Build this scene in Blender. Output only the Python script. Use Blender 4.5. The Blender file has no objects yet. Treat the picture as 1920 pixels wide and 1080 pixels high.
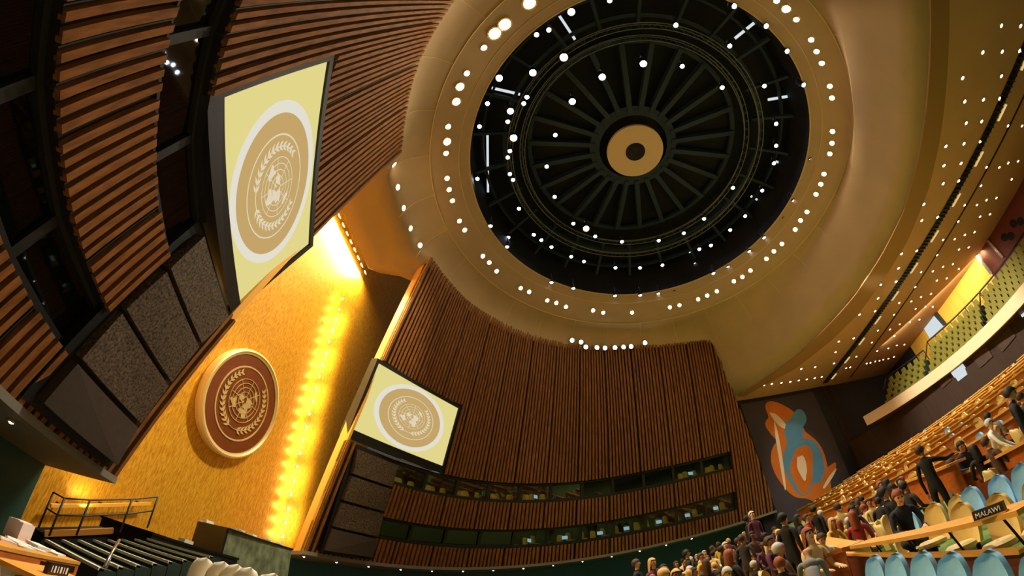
import bpy, bmesh, math, random
import numpy as np
from mathutils import Vector, Matrix
from mathutils.bvhtree import BVHTree

random.seed(7)
SC = bpy.context.scene
COL = SC.collection

# ------------------------------------------------------------------ camera model (fisheye, 1920x1080)
FPX = 720.35
ZC = 1.35
def rotx(a):
    c, s = math.cos(a), math.sin(a)
    return np.array([[1, 0, 0], [0, c, -s], [0, s, c]])
RD = np.array([[0.08014517, -0.68449415, 0.72459955], [-0.9955157, -0.01831815, 0.09280589], [0.05025176, 0.72878817, 0.68289279]])
TILT = rotx(math.radians(4.06))
RW = TILT @ RD
CAM = np.array([-12.9486, 0.0, ZC])
def D2W(p):
    q = TILT @ np.asarray(p, float)
    return q + np.array([0, 0, ZC])
def ray(px):
    d = np.array([px[0] - 960.0, px[1] - 540.0]); r = max(1e-6, math.hypot(*d))
    th = 2 * math.atan(r / (2 * FPX)); s = math.sin(th) / r
    return RW @ np.array([d[0] * s, -d[1] * s, math.cos(th)])
def proj(P):
    v = (np.asarray(P, float) - CAM) @ RW; v = v / np.linalg.norm(v)
    th = math.acos(max(-1, min(1, v[2]))); r = 2 * FPX * math.tan(th / 2); h = math.hypot(v[0], v[1]) + 1e-9
    return 960 + r * v[0] / h, 540 - r * v[1] / h
def onz(px, z):
    d = ray(px); return CAM + d * ((z - CAM[2]) / d[2])
def onplane(px, p0, n):
    d = ray(px); p0 = np.asarray(p0, float); n = np.asarray(n, float)
    return CAM + d * (((p0 - CAM) @ n) / (d @ n))
def at(px, dist):
    d = ray(px); return CAM + d * (dist / math.hypot(d[0], d[1]))

cd = bpy.data.cameras.new('camera'); cam = bpy.data.objects.new('camera', cd); COL.objects.link(cam)
cam.matrix_world = Matrix([[RW[i, 0], RW[i, 1], -RW[i, 2], CAM[i]] for i in range(3)] + [[0, 0, 0, 1]])
cd.type = 'PANO'; cd.panorama_type = 'FISHEYE_LENS_POLYNOMIAL'
cd.sensor_fit = 'HORIZONTAL'; cd.sensor_width = 36; cd.sensor_height = 20.25
_f = FPX * 36 / 1920; _r = np.linspace(0, 23, 400)
_k = np.linalg.lstsq(np.c_[_r, _r**2, _r**3, _r**4], 2 * np.arctan(_r / (2 * _f)), rcond=None)[0]
cd.fisheye_polynomial_k0 = 0
for _i in range(4): setattr(cd, 'fisheye_polynomial_k%d' % (_i + 1), -_k[_i])
cd.fisheye_fov = math.radians(200); cd.clip_start = .05; cd.clip_end = 500
SC.camera = cam

# ------------------------------------------------------------------ materials
def lin(c):
    return tuple((x / 255 / 12.92 if x / 255 <= .04045 else ((x / 255 + .055) / 1.055) ** 2.4) for x in c) + (1.0,)
MATS = {}
def mat(name, rgb, rough=.6, metal=0.0, spec=.4, var=.0, scale=4.0, stretch=None, bump=0.0, emit=None, es=0.0, coat=0):
    """Principled material with a noise that varies its own colour a little."""
    m = bpy.data.materials.new(name); m.use_nodes = True; nt = m.node_tree; b = nt.nodes['Principled BSDF']
    b.inputs['Roughness'].default_value = rough; b.inputs['Metallic'].default_value = metal
    b.inputs['Specular IOR Level'].default_value = spec
    c = lin(rgb); b.inputs['Base Color'].default_value = c
    if coat: b.inputs['Coat Weight'].default_value = coat
    if var > 0 or bump > 0:
        tc = nt.nodes.new('ShaderNodeTexCoord'); mp = nt.nodes.new('ShaderNodeMapping'); nz = nt.nodes.new('ShaderNodeTexNoise')
        mp.inputs['Scale'].default_value = stretch or (1, 1, 1)
        nz.inputs['Scale'].default_value = scale; nz.inputs['Detail'].default_value = 5
        nt.links.new(tc.outputs['Object'], mp.inputs[0]); nt.links.new(mp.outputs[0], nz.inputs['Vector'])
        if var > 0:
            rp = nt.nodes.new('ShaderNodeValToRGB')
            rp.color_ramp.elements[0].position = .3; rp.color_ramp.elements[1].position = .7
            rp.color_ramp.elements[0].color = tuple(x * (1 - var) for x in c[:3]) + (1,)
            rp.color_ramp.elements[1].color = tuple(min(1, x * (1 + var)) for x in c[:3]) + (1,)
            nt.links.new(nz.outputs['Fac'], rp.inputs[0]); nt.links.new(rp.outputs[0], b.inputs['Base Color'])
        if bump > 0:
            bp = nt.nodes.new('ShaderNodeBump'); bp.inputs['Strength'].default_value = bump; bp.inputs['Distance'].default_value = .03
            nt.links.new(nz.outputs['Fac'], bp.inputs['Height']); nt.links.new(bp.outputs[0], b.inputs['Normal'])
    if emit:
        b.inputs['Emission Color'].default_value = lin(emit); b.inputs['Emission Strength'].default_value = es
    MATS[name] = m
    return m
def emis(name, rgb, s):
    m = bpy.data.materials.new(name); m.use_nodes = True; nt = m.node_tree; nt.nodes.clear()
    e = nt.nodes.new('ShaderNodeEmission'); o = nt.nodes.new('ShaderNodeOutputMaterial')
    e.inputs[0].default_value = lin(rgb); e.inputs[1].default_value = s; nt.links.new(e.outputs[0], o.inputs[0])
    return m

M_batten = mat('batten_wood', (134, 86, 44), .6, spec=.12, var=.35, scale=1.3, stretch=(6, 6, .4))
M_back = mat('batten_backing', (16, 11, 9), .9)
M_black = mat('black_paint', (12, 12, 13), .6)
M_blackmetal = mat('black_metal', (22, 24, 26), .45, metal=.3)
M_frame = mat('window_frame_paint', (24, 28, 29), .55)
M_ceil = mat('ceiling_plaster', (184, 158, 122), .85, var=.05, scale=.5)
M_lip = mat('lip_plaster', (150, 112, 66), .85)
M_ceilline = mat('ceiling_joint', (208, 178, 124), .8)
M_ceilrear = mat('rear_ceiling_plaster', (192, 148, 104), .85, var=.05, scale=.4)
M_teal = mat('teal_wall', (30, 80, 84), .6, var=.1, scale=.5)
M_darkwall = mat('dark_wall', (30, 28, 30), .85, var=.12, scale=.4)
M_cream = mat('cream_paint', (236, 204, 158), .6)
M_greymetal = mat('grey_metal', (120, 130, 132), .4, metal=.7)
M_darkmetal = mat('dark_metal', (54, 60, 62), .5, metal=.4)
M_domeblack = mat('dome_black', (12, 19, 28), .8, var=.2, scale=.6)
M_domerib = mat('dome_rib', (36, 54, 74), .7)
M_soffit = mat('soffit', (120, 116, 104), .8)
M_green = mat('green_carpet', (108, 132, 62), .95, var=.18, scale=9, bump=.1)
M_stagefloor = mat('front_bounce_carpet', (92, 78, 58), .95, var=.15, scale=6)  # brown chosen to warm the light bounced off the front floor
M_wood = mat('orange_wood', (200, 108, 44), .45, var=.2, scale=2.5, stretch=(1, 6, 6))
M_woodlight = mat('light_wood_edge', (224, 160, 72), .45, var=.12, scale=4)
M_redwood = mat('red_brown_wood', (104, 46, 22), .5, var=.2, scale=3, stretch=(.5, 4, 4))
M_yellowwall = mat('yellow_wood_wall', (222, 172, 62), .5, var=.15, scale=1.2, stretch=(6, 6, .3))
M_beige = mat('beige_leather', (236, 206, 132), .55, var=.06, scale=8)
M_beigeL = mat('cream_leather', (250, 240, 214), .5)
M_blue = mat('blue_leather', (150, 206, 250), .42, var=.08, scale=8)
M_olive = mat('olive_seat', (128, 120, 40), .7, var=.2, scale=6)
M_marble = mat('green_marble', (112, 122, 98), .35, var=.55, scale=3.2, stretch=(1, 1, .7), coat=.3)
M_marbled = mat('dark_marble', (26, 32, 29), .35, var=.3, scale=3)
M_white = mat('white_paper', (240, 238, 232), .7)
M_board = mat('pale_card', (226, 206, 196), .7)
M_greenstep = mat('step_green', (34, 52, 40), .8, var=.2, scale=3)
M_nosing = mat('step_nosing', (226, 224, 204), .6)
M_bronze = mat('emblem_bronze', (128, 66, 24), .5, metal=.15, var=.12, scale=1.5)
M_emblemgold = mat('emblem_gold', (236, 206, 140), .4, metal=.3)
M_glass = mat('dark_booth_glass', (6, 7, 7), .03, spec=.6)
M_speak = mat('speaker_cloth', (78, 64, 48), .8, var=.95, scale=16)
M_speakplain = mat('speaker_cloth_plain', (62, 52, 44), .8, var=.1, scale=6)
M_silver = mat('polished_metal', (210, 206, 200), .2, metal=.9)
M_lettering = mat('white_lettering', (236, 232, 220), .5)
M_nameplate = mat('nameplate_brown', (34, 18, 12), .4)
M_ledgerwood = mat('ledge_wood', (196, 132, 50), .5)

# gold leaf wall: short brushed strokes
def gold():
    m = bpy.data.materials.new('gold_leaf'); m.use_nodes = True; nt = m.node_tree; b = nt.nodes['Principled BSDF']
    tc = nt.nodes.new('ShaderNodeTexCoord'); mp = nt.nodes.new('ShaderNodeMapping'); nz = nt.nodes.new('ShaderNodeTexNoise')
    mp.inputs['Scale'].default_value = (9, 1, 1.6); nz.inputs['Scale'].default_value = 2.2; nz.inputs['Detail'].default_value = 6
    nz.inputs['Roughness'].default_value = .7
    rp = nt.nodes.new('ShaderNodeValToRGB'); e = rp.color_ramp.elements
    e[0].position = .36; e[0].color = lin((204, 134, 24)); e[1].position = .62; e[1].color = lin((252, 194, 58))
    nt.links.new(tc.outputs['Object'], mp.inputs[0]); nt.links.new(mp.outputs[0], nz.inputs['Vector'])
    nt.links.new(nz.outputs['Fac'], rp.inputs[0]); nt.links.new(rp.outputs[0], b.inputs['Base Color'])
    b.inputs['Roughness'].default_value = .42; b.inputs['Metallic'].default_value = .2
    return m
M_gold = gold()
M_return = mat('return_gold_paint', (246, 180, 76), .6)
M_lamp = emis('lamp_lens', (255, 226, 176), 90)
M_lampw = emis('downlight_lens', (255, 226, 210), 26)
M_spotlens = emis('spotlight_lens', (235, 240, 255), 60)
M_spotwarm = emis('warm_spotlight_lens', (255, 216, 150), 90)
M_cove = emis('cove_lamp_lens', (255, 206, 110), 260)
M_soflamp = emis('soffit_lamp_lens', (255, 244, 226), 60)
M_slotglow = emis('slot_reflection_glow', (236, 200, 130), .9)  # glow stands in for light reflected at the ceiling slot
M_scr_bg = emis('screen_cream', (226, 214, 138), 1.0)
M_scr_ring = emis('screen_white', (226, 222, 208), 1.0)
M_scr_disc = emis('screen_tan', (196, 164, 104), 1.0)
M_scr_line = emis('screen_emblem', (224, 212, 184), 1.0)
M_lightbox = emis('lit_window', (222, 232, 236), .9)
M_monitor = emis('monitor_glow', (150, 200, 220), .8)

def glassmat():
    m = bpy.data.materials.new('clear_booth_glass'); m.use_nodes = True; nt = m.node_tree; nt.nodes.clear()
    o = nt.nodes.new('ShaderNodeOutputMaterial'); mx = nt.nodes.new('ShaderNodeMixShader'); fr = nt.nodes.new('ShaderNodeFresnel')
    t = nt.nodes.new('ShaderNodeBsdfTransparent'); g = nt.nodes.new('ShaderNodeBsdfGlossy'); g.inputs['Roughness'].default_value = .02
    t.inputs[0].default_value = (.75, .8, .78, 1)
    nt.links.new(fr.outputs[0], mx.inputs[0]); nt.links.new(t.outputs[0], mx.inputs[1]); nt.links.new(g.outputs[0], mx.inputs[2]); nt.links.new(mx.outputs[0], o.inputs[0])
    return m
M_clear = glassmat()

# ------------------------------------------------------------------ mesh helpers
class MB:
    def __init__(s): s.v = []; s.f = []; s.m = []; s.sm = []
    def add(s, vs, fs, mi=0, smooth=False):
        b = len(s.v); s.v += [tuple(map(float, v)) for v in vs]
        for f in fs: s.f.append([b + i for i in f]); s.m.append(mi); s.sm.append(smooth)
        return s
    def quad(s, a, b, c, d, mi=0): return s.add([a, b, c, d], [(0, 1, 2, 3)], mi)
    def hexa(s, lo, hi, mi=0):
        """closed box from two quads (4 pts each)"""
        return s.add(list(lo) + list(hi), [(3, 2, 1, 0), (4, 5, 6, 7), (0, 1, 5, 4), (1, 2, 6, 5), (2, 3, 7, 6), (3, 0, 4, 7)], mi)
    def box(s, c, d, mi=0, M=None):
        x, y, z = d[0] / 2, d[1] / 2, d[2] / 2
        P = [(-x, -y, -z), (x, -y, -z), (x, y, -z), (-x, y, -z), (-x, -y, z), (x, -y, z), (x, y, z), (-x, y, z)]
        P = [Vector(p) for p in P]
        if M is not None: P = [M @ p for p in P]
        P = [p + Vector(c) for p in P]
        return s.hexa(P[:4], P[4:], mi)
    def bar(s, a, b, w, h=None, up=(0, 0, 1), mi=0):
        a, b = Vector(a), Vector(b); h = h or w; d = (b - a).normalized(); u = Vector(up)
        if abs(d.dot(u)) > .98: u = Vector((1, 0, 0))
        x = d.cross(u).normalized(); y = x.cross(d)
        o = [x * sx * w / 2 + y * sy * h / 2 for sx, sy in ((-1, -1), (1, -1), (1, 1), (-1, 1))]
        return s.hexa([a + k for k in o], [b + k for k in o], mi)
    def tube(s, pts, r, n=8, mi=0, cap=True):
        pts = [Vector(p) for p in pts]; rs = r if isinstance(r, (list, tuple)) else [r] * len(pts)
        vs = []; ref = None
        for i, p in enumerate(pts):
            d = (pts[min(i + 1, len(pts) - 1)] - pts[max(i - 1, 0)]).normalized()
            if ref is None: ref = Vector((0, 0, 1)) if abs(d.z) < .9 else Vector((1, 0, 0))
            x = d.cross(ref).normalized(); y = d.cross(x).normalized()
            for k in range(n):
                a = 2 * math.pi * k / n; vs.append(p + (x * math.cos(a) + y * math.sin(a)) * rs[i])
        fs = [(i * n + k, i * n + (k + 1) % n, (i + 1) * n + (k + 1) % n, (i + 1) * n + k) for i in range(len(pts) - 1) for k in range(n)]
        if cap: fs += [tuple(range(n))[::-1], tuple(range((len(pts) - 1) * n, len(pts) * n))]
        return s.add(vs, fs, mi, True)
    def lathe(s, prof, c=(0, 0, 0), axis=(0, 0, 1), n=20, mi=0, x0=None):
        """prof: (r, h) pairs turned about axis"""
        ax = Vector(axis).normalized(); x = Vector(x0) if x0 else (Vector((1, 0, 0)) if abs(ax.x) < .9 else Vector((0, 1, 0)))
        x = (x - ax * x.dot(ax)).normalized(); y = ax.cross(x); c = Vector(c)
        vs = [c + (x * math.cos(2 * math.pi * k / n) + y * math.sin(2 * math.pi * k / n)) * r + ax * h for r, h in prof for k in range(n)]
        fs = [(i * n + k, i * n + (k + 1) % n, (i + 1) * n + (k + 1) % n, (i + 1) * n + k) for i in range(len(prof) - 1) for k in range(n)]
        return s.add(vs, fs, mi, False)
    def disc(s, c, nrm, r, n=16, mi=0):
        ax = Vector(nrm).normalized(); x = Vector((1, 0, 0)) if abs(ax.x) < .9 else Vector((0, 1, 0)); x = (x - ax * x.dot(ax)).normalized(); y = ax.cross(x); c = Vector(c)
        return s.add([c + (x * math.cos(2 * math.pi * k / n) + y * math.sin(2 * math.pi * k / n)) * r for k in range(n)], [tuple(range(n))], mi)
    def grid(s, rows, mi=0, smooth=False, closed=False):
        n = len(rows[0]); vs = [p for r in rows for p in r]; fs = []
        for i in range(len(rows) - 1):
            for k in range(n if closed else n - 1):
                k2 = (k + 1) % n; fs.append((i * n + k, i * n + k2, (i + 1) * n + k2, (i + 1) * n + k))
        return s.add(vs, fs, mi, smooth)
    def build(s, name, mats, parent=None, loc=None):
        me = bpy.data.meshes.new(name)
        vs = s.v
        if loc is not None: vs = [(v[0] - loc[0], v[1] - loc[1], v[2] - loc[2]) for v in vs]
        me.from_pydata(vs, [], s.f)
        ml = mats if isinstance(mats, (list, tuple)) else [mats]
        for m in ml: me.materials.append(m)
        me.polygons.foreach_set('material_index', s.m); me.polygons.foreach_set('use_smooth', s.sm)
        me.update()
        o = bpy.data.objects.new(name, me); COL.objects.link(o)
        if loc is not None: o.location = loc
        if parent is not None: o.parent = parent
        return o
def part(mb, name, mats, root):
    """a part: vertices in world space, parented to the thing's empty (which is not rotated)"""
    o = mb.build(name, mats); o.parent = root; o.matrix_parent_inverse = Matrix.Identity(4)
    L = getattr(root, 'wl', None)
    return o
def tag(o, label, cat, group=None):
    o['label'] = label; o['category'] = cat
    if group: o['group'] = group
    return o
def struct(o, label=None):
    o['kind'] = 'structure'
    if label: o['label'] = label
    return o
def thing(name, loc, label, cat, group=None, rz=0):
    o = bpy.data.objects.new(name, None); COL.objects.link(o); o.empty_display_size = .1
    o.location = Vector(loc); o.rotation_euler = (0, 0, rz); return tag(o, label, cat, group)
def wpart(mb, name, mats, root):
    """mesh given in world coordinates under a thing placed at root.location (no rotation)"""
    l = root.location
    o = mb.build(name, mats); o.data.transform(Matrix.Translation(-Vector(l))); o.parent = root
    return o
def dup(root, loc, rz=None, label=None, group=None, rot=None):
    r = root.copy(); COL.objects.link(r); r.location = Vector(loc)
    if rz is not None: r.rotation_euler = (0, 0, rz)
    if rot is not None: r.rotation_euler = rot
    if label: r['label'] = label
    if group: r['group'] = group
    for ch in list(root.children):
        c = ch.copy(); COL.objects.link(c); c.parent = r
        for g in list(ch.children):
            d = g.copy(); COL.objects.link(d); d.parent = c
    return r

# ================================================================== THE SETTING
SA, CA = math.sin(math.radians(9.06)), math.cos(math.radians(9.06))
LEAN, ZR = .2, 6.0
_pc = {}
def plan(s):
    k = round(s, 4)
    if k in _pc: return _pc[k]
    a0, S1, RA, aE = math.radians(-22), 3.0, 17.0, math.radians(-88); x, y = 4.9, 10.35
    if s <= S1: px, py, a = x + math.cos(a0) * s, y + math.sin(a0) * s, a0
    else:
        qx, qy = x + math.cos(a0) * S1, y + math.sin(a0) * S1
        u = min(s - S1, (a0 - aE) * RA); a = a0 - u / RA; rem = s - S1 - u
        px = qx + RA * (math.sin(a0) - math.sin(a)) + math.cos(a) * rem
        py = qy + RA * (math.cos(a) - math.cos(a0)) + math.sin(a) * rem
    _pc[k] = (px, py, math.sin(a), -math.cos(a)); return _pc[k]
def wd(s, z, off=0.0):
    px, py, nx, ny = plan(s); k = LEAN * (z - ZR) + off
    return np.array([px + nx * k, py + ny * k, z])
def lev2z(s, lev, off=0.0):
    px, py, nx, ny = plan(s)
    return (lev - (py + ny * (off - LEAN * ZR)) * SA) / (CA + ny * LEAN * SA)
def wp(side, s, lev, off=0.0):
    p = wd(s, lev2z(s, lev, off), off); p[0] *= side
    return D2W(p)
def levof(p): return p[1] * SA + p[2] * CA
def interp(x, xs, ys): return float(np.interp(x, xs, ys))
def ztop(s): return interp(s, [0, 2, 5, 9, 13.5, 18, 23, 27, 31.6, 36], [18.42, 18.25, 18.25, 18.5, 18.75, 19.0, 19.2, 19.45, 20.0, 20.6])
def l_bot(s): return interp(s, [0, 35], [2.28, 1.92])
def l_lb(s): return interp(s, [4.4, 31.7], [3.5, 2.92])
def l_lt(s): return interp(s, [4.4, 31.7], [4.68, 4.32])
def l_ub(s): return interp(s, [4.1, 31.5], [6.5, 6.08])
def l_ut(s): return interp(s, [4.1, 31.5], [7.82, 7.5])
def l_top(s): return levof(wd(s, ztop(s) + .55))
S_END = 35.2
def l_cut(s):
    t = l_top(s)
    if s > 31.6: return l_bot(s) + (S_END - s) / 3.6 * (t - l_bot(s))
    return t

def wing(side, name, send):
    back, bat = MB(), MB()
    def ranges(s):
        top = l_cut(s); b = l_bot(s)
        if 4.15 <= s <= 31.6:
            r = [(b, l_lb(s)), (l_lt(s), l_ub(s)), (l_ut(s), top)]
        else: r = [(b, top)]
        for (s0, s1, c0, c1) in ((-1, 7.72, 7.8, 12.35), (.75, 4.25, 2.4, 7.75)):
            if s0 <= s <= s1:
                r2 = []
                for a, c in r:
                    if c <= c0 or a >= c1: r2.append((a, c)); continue
                    if a < c0: r2.append((a, c0))
                    if c > c1: r2.append((c1, c))
                r = r2
        return [(a, min(c, top)) for a, c in r if min(c, top) - a > .05]
    s = 0.0; ds = .7
    while s < send - 1e-6:
        s2 = min(send, s + ds)
        for e in (.12, .75, 4.15, 4.25, 7.72, 31.6):
            if s + 1e-6 < e < s2: s2 = e
        m = (s + s2) / 2
        for (a, c), (a1, c1), (a2, c2) in zip(ranges(m), ranges(m) if len(ranges(s + .001)) != len(ranges(m)) else ranges(s + .001), ranges(m) if len(ranges(s2 - .001)) != len(ranges(m)) else ranges(s2 - .001)):
            q = [wp(side, s, a1, -.02), wp(side, s2, a2, -.02), wp(side, s2, c2, -.02), wp(side, s, c1, -.02)]
            qb = [wp(side, s, a1, -.22), wp(side, s2, a2, -.22), wp(side, s2, c2, -.22), wp(side, s, c1, -.22)]
            back.hexa(qb, q)
        s = s2
    rnd = random.Random(3)
    s = .05; k = 0
    while s < send - .2:
        w = rnd.choice([.14, .155, .155, .18]); gap = .125 if k % 9 else .2
        dpt = rnd.uniform(.09, .13)
        for a, c in ranges(s + w / 2):
            lo = [wp(side, s, a, -.02), wp(side, s + w, a, -.02), wp(side, s + w, a, dpt), wp(side, s, a, dpt)]
            c0, c1_ = (l_cut(s), l_cut(s + w)) if s > 31.6 and c > l_cut(s + w / 2) - .01 else (c, c)
            hi = [wp(side, s, c0, -.02), wp(side, s + w, c1_, -.02), wp(side, s + w, c1_, dpt), wp(side, s, c0, dpt)]
            bat.hexa(lo, hi, 0)
            if k % 2 == 0:   # thin lath in the shadow gap
                g = s + w + gap * .35
                lo = [wp(side, g, a, -.02), wp(side, g + .03, a, -.02), wp(side, g + .03, a, .04), wp(side, g, a, .04)]
                hi = [wp(side, g, c, -.02), wp(side, g + .03, c, -.02), wp(side, g + .03, c, .04), wp(side, g, c, .04)]
                bat.hexa(lo, hi, 1)
        s += w + gap; k += 1
    o = struct(back.build(name, M_back), 'curved leaning wing wall clad in upright wooden battens beside the stage')
    bat.build('wood_batten', [M_batten, M_darkmetal], o)
    # soffit along the foot and teal recess wall under it
    sof, teal = MB(), MB(); n = int(send / .8)
    for i in range(n):
        a, b = send * i / n, send * (i + 1) / n
        A, B = wp(side, a, l_bot(a), .12), wp(side, b, l_bot(b), .12); A2, B2 = wp(side, a, l_bot(a), -2.25), wp(side, b, l_bot(b), -2.25)
        d = np.array([0, 0, .18])
        sof.hexa([A - d, B - d, B2 - d, A2 - d], [A, B, B2, A2])
        f = lambda p: np.array([p[0], p[1], -1.2])
        teal.quad(A2, B2, f(B2), f(A2))
    struct(sof.build('trim_soffit_' + name[5:], M_soffit)); struct(teal.build('wall_%s_recess' % name[5:], M_teal))
    return o
wing(1, 'wall_right', S_END); wing(-1, 'wall_left', 23.0)

# return face of each wing towards the golden wall
GA = math.radians(6)
GN = np.array([0, -math.cos(GA), -math.sin(GA)]); GP = np.array([0, 13.1, 6.5 + ZC])
def gold_y(z): return 13.1 - math.tan(GA) * (z - 6.5 - ZC)
for side, nm in ((1, 'right'), (-1, 'left')):
    m = MB(); rows = []
    for i in range(13):
        lev = l_bot(0) + (l_cut(0) - l_bot(0)) * i / 12
        p = wp(side, 0, lev, .0); q = wp(side, 0, lev, -.75)
        rows.append([p, q, q + np.array([.25 * side, 0, 0]), p + np.array([.25 * side, .0, 0])])
    m.grid(rows, 0, closed=True); struct(m.build('trim_return_' + nm, M_return))

# golden wall behind the stage
m = MB(); zz = [-.2, 2, 4, 6, 8, 10, 12, 14, 16, 18, 20, 22.5, 27]
m.grid([[(x, gold_y(z), z) for x in (-6.32, -4, -2, 0, 2, 4, 6.42, 9.5, 13.5)] for z in zz], 0)
m.grid([[(x, gold_y(z) + .3, z) for x in (13.5, -6.32)] for z in zz], 0)
struct(m.build('wall_front', M_gold), 'golden wall behind the stage')

# ---------------------------------------------------------------- bowl ceiling
CX, CY = 0.0, -8.17
def ringD(th, r, z): return D2W([r * math.cos(th), -6.63 + r * math.sin(th), z])
J, E = [], []       # (angle, point)
def ang(p): return math.degrees(math.atan2(p[1] - CY, p[0] - CX))
ctr = np.array([0, CY, 0])
Mj, Me = [], []
for i in range(34):
    s = 31.6 * i / 33; j = D2W(wd(s, ztop(s))); v = (j - ctr); v[2] = 0; v /= np.linalg.norm(v)
    t = max(0, (s - 14) / 17.6); e = j + v * (1.2 + 1.6 * t); e[2] = j[2] - 1.0 - (j[2] - 1.0 - 14 - ZC) * t ** 1.5
    Mj.append(j); Me.append(e)
for j, e in zip(Mj, Me):
    for sd in (1, -1):
        jj, ee = j * [sd, 1, 1], e * [sd, 1, 1]
        J.append((ang(jj), jj)); E.append((ang(jj), ee))
for x in (-3.6, -2.4, -1.2, 0, 1.2, 2.4, 3.6):
    p = np.array([x, 10.55, 18.15 + ZC]); a = ang(p); E.append((a, p)); J.append((a, np.array([x * .86, 7.55, 18.95 + ZC])))
LIPPX = [(1383, 742), (1440, 705), (1500, 660), (1560, 600), (1600, 555), (1650, 480), (1690, 400), (1720, 300), (1735, 200), (1742, 100), (1742, 0)]
lip = [onz(p, 14 + ZC) for p in LIPPX] + [np.array([-16.0, -15.2, 14 + ZC]), np.array([-18.3, -13.6, 14 + ZC])]
for p in lip:
    t = min(1, abs(p[0]) / 18.0); f = .95 - .09 * t
    j = ctr + (p - ctr) * f; j[2] = 18.3 + .5 * t + ZC - .4
    a = ang(p)
    if a > 0: a -= 360
    E.append((a, p)); J.append((a, j))
def norm(l):
    l = [((a + 360 if a < -95 else a), p) for a, p in l]; l.sort(key=lambda q: q[0]); return l
def sample(l, a):
    A = np.array([q[0] for q in l]); P = np.array([q[1] for q in l]); A = np.r_[A - 360, A, A + 360]; P = np.r_[P, P, P]
    return np.array([np.interp(a, A, P[:, k]) for k in range(3)])
J, E = norm(J), norm(E)
rows_c = []; angs = np.arange(-90, 270, 2.0)
for a in angs:
    th = math.radians(a); R = [ringD(th, r, z) for r, z in ((11.5, 22.0), (12.1, 21.55), (12.75, 21.08), (13.3, 20.78), (13.7, 20.55))]
    j, e = sample(J, a), sample(E, a); A = R[-1]
    for t in (.2, .4, .6, .8):
        p = A + (j - A) * t; b = .32 * math.sin(math.pi * t)
        v = (p - ctr) * [1, 1, 0]; v /= np.linalg.norm(v); R.append(p + v * b * .7 + np.array([0, 0, b]))
    R.append(j)
    for t in (.35, .7): R.append(j + (e - j) * t + np.array([0, 0, .35 * math.sin(math.pi * t)]))
    R.append(e); R.append(e + np.array([0, 0, .5])); rows_c.append(R)
bowl = MB(); rr = rows_c + [rows_c[0]]
bowl.grid(rr, 0, True)
bvs = [Vector(v) for v in bowl.v]; BOWL = BVHTree.FromPolygons(bvs, bowl.f)
def down(p): # unit vector from a bowl point towards the hall
    q = Vector((0, CY, 6)) - Vector(p); return q.normalized()
def joint(pts, w=.07):
    for a, b in zip(pts[:-1], pts[1:]):
        d = down(a) * .012; bowl.bar(Vector(a) + d, Vector(b) + d, w, .03, up=down(a), mi=1)
for k in (0, 1, 4): joint([r[k] for r in rr], .1 if k == 0 else .06)
for i in range(0, len(rows_c), 6): joint(rows_c[i][4:10], .045)
struct(bowl.build('ceiling', [M_ceil, M_ceilline]), 'beige bowl shaped ceiling round the dark dome opening')
# lip facing band round the rear part of the bowl and the flat rear ceiling
LIP2PX = [(1395, 742), (1420, 727), (1490, 690), (1560, 635), (1610, 585), (1650, 530), (1700, 450), (1740, 350), (1760, 260), (1770, 180), (1777, 0)]
lip2 = [onz(p, 14 + ZC) for p in LIP2PX] + [np.array([-16.5, -16.4, 14 + ZC]), np.array([-18.6, -14.8, 14 + ZC])]
def resamp(pts, n):
    P = np.array(pts); d = np.r_[0, np.cumsum(np.linalg.norm(np.diff(P, axis=0), axis=1))]
    return [np.array([np.interp(t, d, P[:, k]) for k in range(3)]) for t in np.linspace(0, d[-1], n)]
# smooth the traced curve with a cubic in x
def smooth(pts, n, x0, x1):
    P = np.array(pts); c = np.polyfit(P[:, 0], P[:, 1], 4); return [np.array([x, np.polyval(c, x), 14 + ZC]) for x in np.linspace(x0, x1, n)]
L1 = resamp(lip, 40); L2 = resamp(lip2, 40)
m = MB(); dz = np.array([0, 0, -.1])
m.grid([[a + dz, b + dz, b + np.array([0, 0, .02])] for a, b in zip(L1, L2)], 0); m.grid([[a + dz, a + np.array([0, 0, .3])] for a in L1], 0)
struct(m.build('trim_lip', M_lip))
m = MB()
def rear_y(x): return -38.6 + (18.6 - x) * .2
for a, b in zip(L1[:-1], L1[1:]):
    fa, fb = (18.6 - a[0]) / 37, (18.6 - b[0]) / 37
    for q0, q1 in ((0, .5), (.5, 1)):
        A = lambda p, q: np.array([p[0] + (0.9 * (1 if p[0] > 0 else -1) * (abs(p[0]) / 18.3) ** 6) * q, p[1] + (rear_y(p[0]) - 1.5 - p[1]) * q, 14 + ZC])
        m.quad(A(a, q0), A(b, q0), A(b, q1), A(a, q1))
m.quad((18.0, -17.5, 14.002 + ZC), (19.9, -17.5, 14.002 + ZC), (19.9, -40, 14.002 + ZC), (18.0, -40, 14.002 + ZC))
struct(m.build('ceiling_rear', M_ceilrear), 'flat rear ceiling with rows of downlights')

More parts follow.
